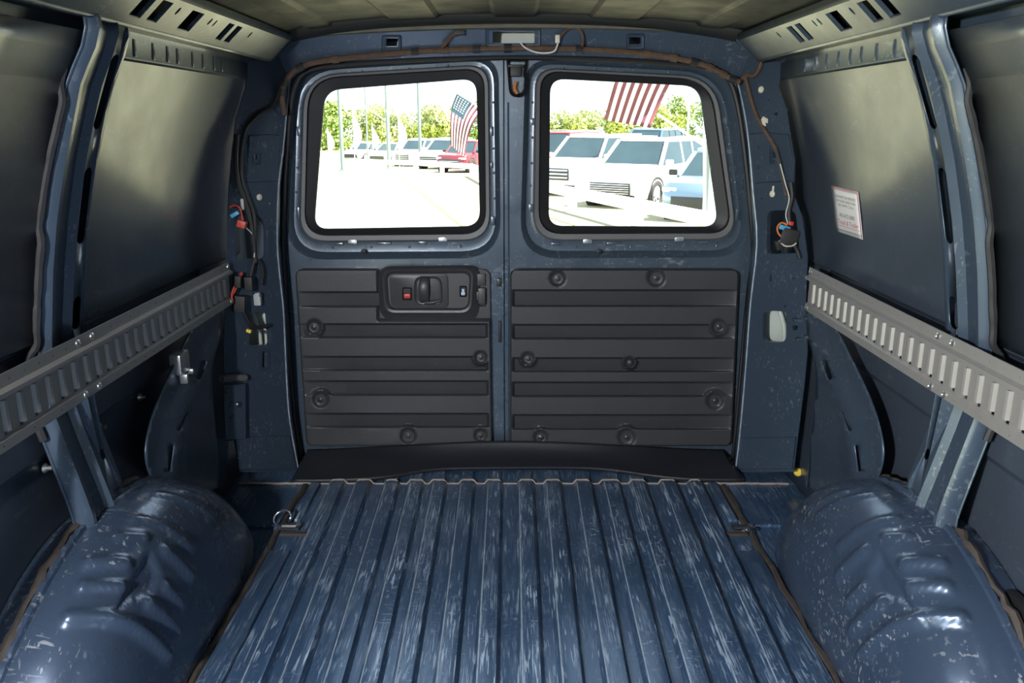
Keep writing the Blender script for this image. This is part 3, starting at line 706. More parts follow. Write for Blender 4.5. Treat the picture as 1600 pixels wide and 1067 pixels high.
for i in range(9):
    t = i/8; bow = math.sin(t*math.pi); y = 2.700 - .020*bow**.7
    hw = 7.0 + 1.2*bow; cx = 663.5 - 1.5*bow; py = 431.5 + 42*t
    L.append([at_y(cx + hw*math.cos(a_)*1.0, py, y - .005*math.sin(a_)) for a_ in [2*math.pi*j/12 for j in range(12)]])
m = MB(); m.loft(L, caps=(True, True)); m.tube([at_y(664, 473, 2.698), at_y(676, 472.5, 2.694), at_y(689, 469, 2.699)], .006, 8, smooth=4); m.build('handle', 'latch_plastic', lh, 60)
m = MB(); m.loft([lp([(628.5,449),(643.5,449),(643.5,469),(628.5,469)], 2, 2.6995, 2), lp([(629.5,450),(642.5,450),(642.5,468),(629.5,468)], 2, 2.6965, 2), lp([(631,451.5),(641,451.5),(641,466.5),(631,466.5)], 1, 2.7025, 2)], caps=(False, True)); m.build('lock_recess', 'black_plastic', lh)
m = MB(); m.box(at_y(636.5, 462, 2.697), (.022, .012, .014), bev=.003); m.build('lock_slider', 'red_plastic', lh)
m = MB(); m.loft([lp([(718,446.5),(729.5,446.5),(729.5,464),(718,464)], 2, 2.7035, 2), lp([(719,447.5),(728.5,447.5),(728.5,463),(719,463)], 2, 2.6985, 2), lp([(720,449),(727.5,449),(727.5,461.5),(720,461.5)], 1, 2.7025, 2)], caps=(False, True)); m.build('indicator_recess', 'black_plastic', lh)
m = MB(); m.box(at_y(723.7, 458.5, 2.700), (.013, .008, .011), bev=.002); m.box(at_y(723.7, 453.5, 2.701), (.008, .008, .010), bev=.002); m.build('indicator', 'pale_blue_plastic', lh)
m = MB(); m.box(at_y(753, 462, 2.700), (.024, .018, .054), bev=.003); m.box(at_y(747.5, 462, 2.705), (.012, .016, .030), bev=.003); m.build('pull_tab', 'latch_plastic', lh)
m = MB(); m.box(at_y(752, 437, 2.708), (.028, .010, .040), bev=.003); m.build('corner_block', 'trim_plastic', lh)
# ---- right rear door
R_out = [(788.2, 85)] + cat2([(850, 86), (960, 90), (1060, 97), (1110, 104), (1134, 115), (1148, 140), (1160, 205), (1170, 290), (1176, 380)], 4) + [(1166, 470), (1157, 580), (1150, 660), (1143, 735), (788.2, 735)]
R_win = [([(821,92),(1138,107),(1174,402),(812,404)], [40,72,62,62], YD), ([(824,95),(1134,110),(1170,398),(815,400)], [40,70,60,60], YD+.006), ([(829,99),(1127,114),(1163,391),(820,392)], [38,64,54,54], 2.760),
         ([(835,105),(1121,119),(1156,383),(828,384)], [36,58,48,48], 2.762), ([(837,106),(1119,120),(1154,376),(832,377)], [35,56,44,44], 2.760), ([(839,107),(1117,121),(1151,373),(835,374)], [34,54,42,42], 2.750),
         ([(844,110),(1111,124),(1145,365),(841,366)], [32,50,38,38], 2.752), ([(846,112),(1108,126),(1142,362),(843,363)], [32,48,36,36], 2.768), ([(860,122.5),(1094,134.5),(1124,355),(857.5,353.5)], [24,26,24,22], 2.780)]
door2 = door(2, R_out, R_win, [(918, 377), (1061, 374)], [(833,190,.018,.022),(830,325,.018,.026),(1136,190,.014,.03),(1152,335,.014,.04),(960,380,.05,.008),(1100,379,.03,.01),(868,381,.03,.01)])
tp2 = trim(door2, (797,421), (1155,420), (1143,700), (797,697), [(452,479),(506,530),(558,581),(596,620),(647,671)], [(871,435,14),(1025,434,16),(1123,510,13),(825,560,11.5),(1117,626,15.5),(845,683,13),(979,683,16),(984,566,10,1)], True)
for d, pts in ((door1, [(771,160),(771,232),(772,270),(773,310),(640,386),(520,387),(580,386),(720,385),(470,170),(465,262),(463,300),(566,112),(640,107),(700,103)]),
               (door2, [(832,160),(832,215),(831,255),(829,290),(826,350),(1131,160),(1140,225),(1149,285),(900,386),(985,386),(1040,385),(1120,384),(880,106),(930,108),(990,110),(1045,113)])):
    for (x, y) in pts: MB().lathe(at_y(x, y, 2.7615), (0, -1, 0), [(.0045, 0), (.0038, .0028), (.0018, .0038), (0, .004)], 8).build('spot_weld', 'paint_door', d)
# stamped knobs where the window surround meets the liner, and the lock edge
for (d, x, y) in ((door1, 568, 393), (door2, 936, 393)): MB().lathe(at_y(x, y, YD), (0, -1, 0), [(.009, 0), (.008, .005), (0, .007)], 12).build('rubber_plug', 'black_rubber', d)
MB().box(at_y(785.5, 420, 2.728), (.006, .02, 1.35)).build('meeting_edge', 'paint_door', door1, 0)
MB().tube([at_y(794, 160, 2.733), at_y(795, 400, 2.733), at_y(795, 725, 2.733)], .003, 6).build('meeting_bead', 'paint_door', door2)
m = MB(); m.box(at_y(780, 441, 2.725), (.016, .02, .026), bev=.003); m.build('latch_claw', 'black_plastic', door1)
MB().box(at_y(781, 518, 2.731), (.010, .012, .075), bev=.003).build('edge_slot', 'black_rubber', door1)

# ================================================================== WHEELHOUSES
def wheelhouse(s):
    yc, H, xin, xout = 1.57, .372, .690, .930
    X = lambda x: CX + s*x
    NU, NV = 150, 110
    def base(u, v):
        a = u*math.pi
        c = math.cos(a); y = yc - (.46 if c > 0 else .56)*(1 if c > 0 else -1)*abs(c)
        h = H*max(0.0, math.sin(a))**(1.0 if c > 0 else 1.22) + .001
        bow = .055*(abs(c)**4)
        t = min(1.0, v/.72)*math.pi/2
        wd = .152
        x = xin + bow + wd*(1 - max(0, math.cos(t))**.85)
        z = h*max(0, math.sin(t))**.80
        if v > .72:
            q = (v-.72)/.28; x = xin + bow + wd + (xout-xin-wd-bow)*q; z = max(.0, z - .03*max(0, q-.25))
        return Vector((x, y, z))
    G = [[base(i/NU, j/NV) for j in range(NV+1)] for i in range(NU+1)]
    # normals
    def nrm(i, j):
        a = G[min(i+1, NU)][j] - G[max(i-1, 0)][j]; b = G[i][min(j+1, NV)] - G[i][max(j-1, 0)]
        n = a.cross(b)
        if n.length < 1e-9: return Vector((-1, 0, 0))
        n.normalize(); return -n if n.dot(G[i][j] - Vector((.93, yc + (G[i][j].y-yc)*.3, 0))) < 0 else n
    flat = [p for r in G for p in r]; fc = [(i*(NV+1)+j, i*(NV+1)+j+1, (i+1)*(NV+1)+j+1, (i+1)*(NV+1)+j) for i in range(NU) for j in range(NV)]
    bv = BVHTree.FromPolygons(flat, fc)
    def hit(px, py):
        r = ray(px - CX*500*0, py).normalized(); h = bv.ray_cast(EYE, r)
        return h[0]
    bumps = []
    for pts, rad, amp in [([(1409,881),(1465,880)], .015, .011), ([(1416,917),(1475,916)], .012, .011), ([(1436,964),(1497,965)], .014, .013), ([(1378,840),(1418,839)], .011, .008),
                          ([(1306,900),(1347,861)], .015, .011), ([(1322,943),(1347,918)], .014, .011), ([(1328,984),(1373,943)], .015, .011), ([(1344,1024),(1368,1000),(1401,976),(1436,966)], .015, .015),
                          ([(1306,856),(1344,825),(1370,815),(1398,812)], .011, .008), ([(1275,806),(1313,784),(1340,776),(1363,773)], .010, .007), ([(1262,800),(1290,778),(1320,768)], .008, .005)]:
        H3 = [hit(*p) for p in pts]
        if all(H3): bumps += [(a, b, rad, amp) for a, b in zip(H3, H3[1:])]
    dent = [hit(*p) for p in ((1372,858),(1352,898),(1364,932),(1428,957),(1404,905))]
    dent = [d for d in dent if d]
    dc = sum(dent, Vector())/len(dent) if dent else None
    def seg(p, a, b):
        d = b-a; t = max(0, min(1, (p-a).dot(d)/max(1e-9, d.length_squared))); return (p-(a+d*t)).length
    V = []
    d2 = [(p.y, p.x) for p in dent]
    for i in range(NU+1):
        for j in range(NV+1):
            p = G[i][j]; d = 0
            for a, b, rad, amp in bumps:
                q = seg(p, a, b)
                if q < rad*1.5: d = max(d, amp*(.5 + .5*math.cos(math.pi*min(1, q/(rad*1.45)))))
            if dc and p.z > .1 and (p-dc).length < .16:
                dd = min(seg(p, dent[k], dent[(k+1) % len(dent)]) for k in range(len(dent)))
                if inside((p.y, p.x), d2): d -= .010*min(1, dd/.014)
            V.append(p + nrm(i, j)*d)
    V = [(X(p.x), p.y, p.z) for p in V]
    side = 'right' if s > 0 else 'left'
    o = thing('wheel_housing', 'dented dark blue steel wheel arch housing under the %s cargo track' % side, 'wheel housing', (X(.80), yc, 0), 'wheel housings')
    mesh('housing_shell', V, fc, 'paint_wheelhouse', o, 60, solid=.002)
    # welded flange and sealant where it meets the wall
    pts = [];
    for i in range(6, NU-5):
        p = base(i/NU, .72 + .28*.12); pts.append(Vector((X(p.x), p.y, p.z + .001)))
    m = MB(); a_ = [q + Vector((0, 0, .002 + random.uniform(-.002, .002))) for q in pts]
    m.loft([[q + Vector((-s*.002, 0, -.004)) for q in a_], [q + Vector((s*.001, 0, .006)) for q in a_], [q + Vector((s*.011, 0, .007)) for q in a_], [q + Vector((s*.014, 0, -.004)) for q in a_]], closed=False); m.build('weld_flange', 'paint_wheelhouse', o, 40)
    m = MB(); m.tube([q + Vector((s*(.020 + random.uniform(-.004, .004)), 0, .004 + random.uniform(-.004, .004))) for q in pts[::2]], [.008 + random.uniform(-.003, .003) for _ in pts[::2]], 6); m.build('sealant_bead', 'sealant', o)
    return o
wheelhouse(1); wheelhouse(-1)

# ================================================================== CARGO TRACKS
def track(s):
    side = 'right' if s > 0 else 'left'
    X = lambda x: CX + s*x
    y0, y1 = (.62, 2.345) if s > 0 else (.62, 2.43)
    z0, z1 = .622, .748
    o = thing('cargo_track', 'long grey steel slotted cargo track along the %s wall' % side, 'cargo track', (X(.85), (y0+y1)/2, z0), 'slotted cargo tracks')
    o.location = (X(.85), (y0+y1)/2, z0)
    # cross-section: lower flange, sunken slotted field, ridge, upper flange
    def sec(v):
        z = z0 + (z1-z0)*v
        if v < .135: x = .846
        elif v < .165: x = .846 + .006*(v-.135)/.03
        elif v < .70: x = .852
        elif v < .73: x = .852 - .014*(v-.70)/.03
        elif v < .775: x = .838
        elif v < .81: x = .838 + .010*(v-.775)/.035
        else: x = .848
        return x, z
    f = lambda y, v: Vector((X(sec(v)[0]), y, sec(v)[1]))
    pitch = .0453; ys = []
    y = y1 - .045
    while y > y0 + .03: ys.append(y); y -= pitch
    holes = [box2(y-.0085, .175, y+.0040, .645, 0) for y in ys]
    for i, y in enumerate(ys):
        for v in (.07, .90): holes.append([(y + .022 + .0022*math.cos(t), v + .018*math.sin(t)) for t in [2*math.pi*k/6 for k in range(6)]])
    ex = [(y0 + (y1-y0)*i/40, v) for i in range(41) for v in (.135, .165, .70, .73, .775, .81)]
    # follow the bends of the section exactly
    outer = [(y0, v) for v in (0, .135, .165, .70, .73, .775, .81, 1)] + [(y1, v) for v in (1, .81, .775, .73, .70, .165, .135, 0)]
    sheet('track_plate', outer, holes, f, 'track_steel', o, .0025, ex, smooth=0)
    MB().loft([[Vector((X(.852), y, z)) for y, z in q] for q in ([(y0, z0), (y1, z0)], )] + [[Vector((X(.872), y, z0)) for y in (y0, y1)]], closed=False).build('return_flange', 'track_steel', o, 0, solid=.0025)
    # one turned-in tooth per slot
    m = MB(); h = .0265; c = z0 + (z1-z0)*.44
    m.loft([[Vector((X(.8525), -.0065, c+e)), Vector((X(.8455), -.003, c+e)), Vector((X(.844), .002, c+e)), Vector((X(.8525), .005, c+e)), Vector((X(.858), .002, c+e)), Vector((X(.856), -.003, c+e))] for e in (-h, h)], caps=(True, True))
    t = m.build('slot_tooth', 'track_steel', o, 35); t.location = (0, ys[0], 0)
    for y in ys[1:]:
        q = t.copy(); COL.objects.link(q); q.parent = o; q.matrix_parent_inverse = t.matrix_parent_inverse.copy(); q.location = (0, y, 0); q.name = 'slot_tooth'
    for y in (y1-.012, 1.60, 1.545, .9):
        for v in (.07, .90):
            p = f(y, v); m = MB(); m.lathe(p, (-s, 0, 0), [(.008, 0), (.0075, .003), (.004, .0045), (.003, .003), (0, .003)], 12); m.build('screw', 'zinc', o)
    return o
track(1); track(-1)

# ================================================================== THRESHOLD MAT
front = cat2([(455, 751), (500, 751), (560, 749), (610, 744), (650, 737), (690, 732.5), (760, 731), (840, 730.5), (920, 731.5), (970, 736), (1010, 742), (1060, 747.5), (1110, 749.5), (1164, 750)], 4)
V = []; nb = len(front)
for px, py in front:
    a = at_z(px, py, .012); bx = at_y(min(1140, max(482, 800 + (px-800)*.985)), 699, 2.698)
    back = Vector((a.x*1.0, 2.697, .062 + .012*math.cos(a.x*5) - .012*max(0, (abs(a.x)-.45)/.3)))
    if a.x < -.70: back.x = -.715
    if a.x > .73: back.x = .735
    for t in (0, .02, .12, .3, .5, .7, .85, .95, 1.0):
        p = a.lerp(back, t); p.z = .012 + (.022*t + (back.z-.034)*t**4) + .003*math.sin(a.x*9 + t*3)*t*(1-t)*4
        if t == 0: p.z = .004
        V.append(p)
F = [(i*9+j, (i+1)*9+j, (i+1)*9+j+1, i*9+j+1) for i in range(nb-1) for j in range(8)]
mat_o = mesh('threshold_mat', V, F, 'mat_rubber', None, 50, solid=.004, offset=0)
tag(mat_o, 'black rubber threshold mat with wavy front edge below the rear doors', 'mat')

# ================================================================== TIE-DOWN RINGS
for (px, py, s) in ((453, 823, -1), (1160, 826, 1)):
    p = at_z(px, py, .008)
    o = thing('tie_down_ring', ('chrome D-shaped tie-down ring standing up beside the left wheel arch' if s < 0 else 'chrome tie-down ring lying over beside the right wheel arch'), 'tie-down ring', (p.x, p.y, .006), 'cargo tie-down rings')
    m = MB(); m.box(p + Vector((0, 0, .002)), (.062, .040, .006), bev=.003); m.tube([p + Vector((-.02, -.006, .006)), p + Vector((.02, -.006, .006))], .008, 8); m.build('bracket', 'screw_steel', o)
    pts = []
    tilt = .95 if s < 0 else .30
    for i in range(16):
        a = 2*math.pi*i/16; u = .027*math.cos(a); v = .024 + .026*math.sin(a)
        q = Vector((u, -v*math.cos(tilt)*(1 if s > 0 else -.3), v*math.sin(tilt)))
        if s < 0: q = Matrix.Rotation(.7, 3, 'Z') @ q + Vector((-.018, 0, 0))
        pts.append(p + Vector((0, -.004, .008)) + q)
    MB().tube(pts, .0042, 8, closed=True).build('ring', 'chrome', o)
    m = MB(); m.disc(p + Vector((.024, .004, .005)), (0, 0, 1), .008, .006, 6); m.build('bolt', 'zinc', o)

# ================================================================== STICKER
sx = lambda px, py: at_x(px, py, CX + .880)
c4 = [sx(1299, 290), sx(1341, 300), sx(1348.5, 374.5), sx(1306.5, 361)]
zt_, zb_ = (c4[0].z + c4[1].z)/2, (c4[2].z + c4[3].z)/2; yl, yr = (c4[0].y + c4[3].y)/2, (c4[1].y + c4[2].y)/2
def on_skin(y, z, off=0.0): return Vector((CX + skin_x(z) + .006*math.sin((y-1.66)*3.2)*math.sin(min(1, max(0, (z-.76)/.5))*math.pi) - .0035 - off, y, z))
def ray_skin(px, py):
    a, b = .7, .95
    for _ in range(40):
        c = (a+b)/2; p = at_x(px, py, CX + c)
        if c < on_skin(p.y, p.z).x - CX: a = c
        else: b = c
    return at_x(px, py, CX + a)
c4s = [ray_skin(1299, 290), ray_skin(1341, 300), ray_skin(1348.5, 374.5), ray_skin(1306.5, 361)]
stk = thing('wall_sticker', 'white paper sticker with red lettering and border on the right wall panel', 'sticker', tuple(c4s[3]))
def bil(u, v, off): return (c4s[0]*(1-u)*(1-v) + c4s[1]*u*(1-v) + c4s[2]*u*v + c4s[3]*(1-u)*v) + Vector((-off, 0, 0))
g = [[bil(i/6, j/6, .0004) for i in range(7)] for j in range(7)]
mesh('paper', [p for r in g for p in r], [(j*7+i, j*7+i+1, (j+1)*7+i+1, (j+1)*7+i) for j in range(6) for i in range(6)], 'sticker_paper', stk, 40, solid=.0004)
def strip(u0, v0, u1, v1, name, mat): mesh(name, [bil(u0, v0, .0009), bil(u1, v0, .0009), bil(u1, v1, .0009), bil(u0, v1, .0009)], [(0,1,2,3)], mat, stk, 0)
strip(.015, .012, .985, .035, 'border_line', 'sticker_red'); strip(.955, .012, .985, .985, 'border_line', 'sticker_red')
strip(.04, .050, .96, .060, 'border_line', 'sticker_ink'); strip(.04, .925, .96, .937, 'border_line', 'sticker_ink'); strip(.12, .835, .92, .845, 'underline', 'sticker_red')
def lettering(txt, u0, u1, v, h, mat, shear=0.0):
    cu = bpy.data.curves.new('lettering', 'FONT'); cu.body = txt; cu.size = 1.0; cu.align_x = 'LEFT'; cu.shear = shear; cu.resolution_u = 3
    ob = bpy.data.objects.new('tmp', cu); COL.objects.link(ob)
    dg = bpy.context.evaluated_depsgraph_get(); me = bpy.data.meshes.new_from_object(ob.evaluated_get(dg)); bpy.data.objects.remove(ob); bpy.data.curves.remove(cu)
    xs = [q.co.x for q in me.vertices]; wx = max(xs) - min(xs); x0 = min(xs)
    for q in me.vertices: q.co = bil(u0 + (u1-u0)*(q.co.x-x0)/wx, v - h*q.co.y/.72, .0011)
    me.materials.clear(); me.materials.append(MATS[mat]); me.name = 'lettering'
    link(bpy.data.objects.new('lettering', me), stk)
lettering('FOR PARTS OR SERVICE', .13, .87, .225, .055, 'sticker_ink'); lettering('ON YOUR CARGO VAN', .14, .86, .315, .055, 'sticker_ink'); lettering('OR UPFIT CALL', .20, .80, .405, .05, 'sticker_ink')
lettering('405-672-5800', .22, .78, .64, .085, 'sticker_ink'); lettering('Truck & Trailer', .14, .90, .80, .105, 'sticker_red', .2)

# ================================================================== WIRING
hw = [(445, 180), (441, 150), (446, 128), (462, 110), (490, 98), (540, 91), (600, 85), (660, 80), (730, 77), (800, 75.5), (880, 76), (960, 80), (1030, 87), (1080, 96), (1115, 108), (1140, 122), (1156, 128)]
o = thing('wiring_harness', 'frayed brown wiring loom running along the rear header above both windows', 'wiring', tuple(at_y(800, 78, 2.655)), 'loose wiring looms')
hp = [at_y(x, y, 2.650) for x, y in hw]
MB().tube(hp, .0085, 8, smooth=5).build('loom', 'brown_loom', o)
cm = catmull(hp, 10)
for i in range(12, len(cm)-8, 7):
    if random.random() < .75:
        d = (cm[i+1]-cm[i-1]).normalized(); MB().tube([cm[i] - d*.010, cm[i] + d*.012], .0105 + random.uniform(0, .002), 8).build('tape_wrap', random.choice(['black_loom', 'brown_loom', 'black_loom']), o)
MB().tube([at_y(x, y, 2.630) for x, y in ((690, 74), (698, 66), (706, 56), (716, 52), (722, 50))], .006, 7, smooth=4).build('branch', 'brown_loom', o)
MB().box(at_y(718, 51, 2.628), (.035, .015, .014), bev=.003).build('connector', 'black_loom', o)
MB().tube([at_y(x, y, 2.628) for x, y in ((812, 65), (820, 74), (835, 81), (852, 83), (866, 80), (871, 70), (872, 60))], .0028, 6, smooth=5).build('white_wire', 'white_wire', o)
MB().tube([at_y(x, y, 2.630) for x, y in ((872, 64), (880, 52), (892, 44), (905, 46), (911, 58), (910, 72))], .0042, 7, smooth=5).build('branch', 'brown_loom', o)
MB().box(at_y(871, 61, 2.626), (.014, .012, .024), bev=.003).build('connector', 'ivory_plastic', o)
def loom(name, label, f, items, base):
    o = thing(name, label, 'wiring', tuple(base), 'loose wiring looms')
    for kind, mat, off, r, pts in items:
        if kind == 'tube': MB().tube([f(off)(x, y) for x, y in pts], r, 7, smooth=5).build('wire' if r < .005 else 'loom', mat, o)
        else:
            (x, y), size, ang = pts; MB().box(f(off)(x, y), size, Matrix.Rotation(ang, 3, 'Y'), bev=.003).build('connector', mat, o)
    return o
loom('wiring_harness', 'dark wiring loom with blue connector and orange wire hanging down the right corner post', fr_, [
    ('tube', 'brown_loom', .012, .0065, [(1156, 128), (1166, 118), (1178, 118), (1186, 108), (1192, 92), (1200, 82), (1205, 74)]),
    ('tube', 'brown_loom', .010, .0060, [(1165, 122), (1171, 145), (1178, 170), (1188, 192), (1200, 212), (1212, 232), (1219, 256), (1225, 284), (1229, 306)]),
    ('tube', 'black_loom', .014, .0045, [(1213, 232), (1221, 262), (1226, 290), (1232, 306), (1234, 325), (1230, 350)]),
    ('tube', 'black_loom', .018, .0050, [(1236, 285), (1238, 308), (1233, 330), (1234, 352)]),
    ('tube', 'white_wire', .020, .0016, [(1219, 256), (1227, 286), (1233, 310), (1228, 334), (1231, 350)]),
    ('tube', 'orange_wire', .026, .0028, [(1230, 352), (1222, 348), (1215, 354), (1216, 364), (1223, 372), (1226, 378)]),
    ('tube', 'ivory_plastic', .022, .0024, [(1218, 376), (1226, 384), (1238, 384), (1244, 380)]),
    ('box', 'blue_plastic', .026, 0, ((1226, 356), (.030, .016, .014), .25)), ('box', 'red_plastic', .024, 0, ((1236, 349), (.012, .014, .012), .1)),
    ('box', 'black_loom', .020, 0, ((1234, 370), (.044, .030, .046), .2)), ('box', 'black_loom', .016, 0, ((1217, 383), (.020, .018, .030), -.3)),
    ('tube', 'black_loom', .012, .006, [(1238, 378), (1246, 392), (1250, 404)])], fr_(.02)(1230, 350))
loom('wiring_harness', 'tangled black wiring loom with red and blue wires on the left corner post', fl_, [
    ('tube', 'black_loom', .012, .0060, [(436, 140), (432, 156), (424, 168), (408, 176), (396, 186), (384, 200), (378, 225), (376, 255), (379, 285), (388, 312), (396, 335), (398, 365), (398, 398), (394, 420), (390, 436)]),
    ('tube', 'black_loom', .014, .0075, [(370, 210), (368, 250), (372, 285), (382, 315), (390, 345), (396, 380), (399, 410)]),
    ('tube', 'black_loom', .014, .0055, [(399, 402), (408, 414), (410, 430), (408, 445)]), ('tube', 'black_loom', .012, .006, [(372, 462), (380, 485), (390, 505), (402, 512), (414, 510), (421, 508)]),
    ('tube', 'red_wire', .022, .0026, [(359, 324), (366, 321), (374, 324), (377, 334), (379, 344)]), ('tube', 'red_wire', .022, .0032, [(369, 450), (365, 458), (360, 466), (358, 476)]), ('tube', 'red_wire', .024, .0026, [(366, 448), (362, 460), (364, 472)]),
    ('tube', 'white_wire', .018, .0016, [(377, 345), (384, 355), (394, 366), (398, 382), (397, 402)]), ('tube', 'red_wire', .020, .0024, [(374, 430), (378, 426), (376, 434)]),
    ('box', 'blue_plastic', .024, 0, ((367, 335), (.026, .014, .012), -.5)), ('box', 'red_wire', .022, 0, ((378, 350), (.026, .02, .022), .3)), ('box', 'grey_plastic', .014, 0, ((379, 319), (.010, .010, .034), 0)),
    ('box', 'black_loom', .020, 0, ((389, 443), (.024, .02, .042), 0)), ('box', 'black_loom', .016, 0, ((372, 440), (.020, .018, .036), .1)), ('box', 'yellow_plastic', .020, 0, ((389, 517), (.016, .012, .010), .4)),
    ('box', 'black_loom', .016, 0, ((374, 474), (.040, .026, .050), .1)), ('box', 'zinc', .020, 0, ((391, 434), (.016, .010, .006), 0))], fl_(.02)(390, 380))

# ================================================================== CAB END (behind the photographer: lower dash wall and seats' bulkhead keep the front light as in a van)
m = MB(); m.box((0, -1.72, .56), (1.86, .06, 1.12), bev=.01); cabw = structure(m.build('wall_front', 'trim_plastic', None, 30))

# ================================================================== FILL LAMP (added for front light, out of view by the side doorway)
dl = thing('fill_lamp', 'added white fill lamp on the left wall beside the side doorway', 'lamp', (-.79, -.25, 1.25))
m = MB(); m.box((-.80, -.25, 1.25), (.03, .20, .10), bev=.01); m.build('fill_lamp_base', 'grey_plastic', dl)
ld = bpy.data.lights.new('fill_light', 'AREA'); ld.shape = 'RECTANGLE'; ld.size = .16; ld.size_y = .10; ld.energy = 42.0; ld.color = (.97, .98, 1.0)
lo = bpy.data.objects.new('fill_light', ld); lo.location = (-.775, -.25, 1.25); lo.rotation_euler = Vector((1.0, .50, -.80)).to_track_quat('-Z', 'Y').to_euler(); link(lo, dl)

# ================================================================== OUTSIDE
GH, GZ = 215.0, -0.60
SL = (190.0 - GH) / FPX                                   # the lot falls away slightly behind the van
def gz(x, y): return GZ + SL*y
lot = structure(MB().add([(-300, -60, gz(0, -60)), (300, -60, gz(0, -60)), (300, 420, gz(0, 420)), (-300, 420, gz(0, 420))], [(0,1,2,3)]).build('parking_lot', 'lot_concrete', smooth=0))
def ground_strip(a, b, wd, name, mat):
    a, b = Vector(a), Vector(b); d = (b-a).normalized(); n = Vector((-d.y, d.x))*wd/2
    P = [a+n, b+n, b-n, a-n]; h = .012
    MB().add([(p.x, p.y, gz(p.x, p.y) + h) for p in P], [(0,1,2,3)]).build(name, mat, lot, 0)
MB().add([(-250, 96, gz(0, 96)+.03), (250, 96, gz(0, 96)+.03), (250, 400, gz(0, 400)+.03), (-250, 400, gz(0, 400)+.03)], [(0,1,2,3)]).build('grass_field', 'dry_grass', lot, 0)
MB().add([(-60, -40, gz(0, -40)+.03), (-3.2, -40, gz(0, -40)+.03), (-3.2, 4, gz(0, 4)+.03), (-60, 12, gz(0, 12)+.03)], [(0,1,2,3)]).build('grass_verge', 'dry_grass', lot, 0)
FPATH = [(4.6, 8.0), (3.50, 12.4), (2.49, 16.5), (1.48, 20.5), (.46, 24.6), (-.40, 29), (-1.1, 34), (-1.9, 40), (-5.2, 45.5), (-9.4, 50), (-14, 54)]
for i in range(3): ground_strip((FPATH[i+2][0]-.7, FPATH[i+2][1]-1.2), (FPATH[i+3][0]-.7, FPATH[i+3][1]-1.2), .10, 'painted_line', 'lot_line')
ground_strip((-1.0, 17), (-9, 60), .12, 'painted_line', 'lot_line'); ground_strip((-6.5, 14.2), (-2.8, 13.4), .10, 'painted_line', 'lot_line'); ground_strip((-1.2, 14.3), (-.2, 13.7), .10, 'painted_line', 'lot_line')
fence = thing('rail_fence', 'low white rail fence on short posts in front of the parked cars', 'fence', (FPATH[3][0], FPATH[3][1], gz(*FPATH[3])))
for (a, b) in zip(FPATH, FPATH[1:]):
    A = Vector((a[0], a[1], gz(*a) + .47)); B = Vector((b[0], b[1], gz(*b) + .47)); d = (B-A); ang = math.atan2(d.y, d.x)
    M = Matrix.Rotation(ang, 3, 'Z') @ Matrix.Rotation(-math.asin(d.z/d.length), 3, 'Y')
    MB().box((A+B)/2, (d.length+.02, .07, .25), M, bev=.02).build('rail', 'fence_white', fence)
for i, a in enumerate(FPATH):
    n = 1 if i < 5 else 2
    for q in range(n):
        b = FPATH[min(i+1, len(FPATH)-1)]; x = a[0] + (b[0]-a[0])*q/n; y = a[1] + (b[1]-a[1])*q/n
        m = MB(); m.box((x, y, gz(x, y) + .24), (.22, .20, .58), bev=.02); m.build('post', 'fence_white', fence)
p = (3.42, 14.9); MB().box((p[0]-.02, p[1]-.35, gz(*p) + .16), (.22, .10, .28), bev=.01).build('marker_block', 'yellow_plastic', fence)

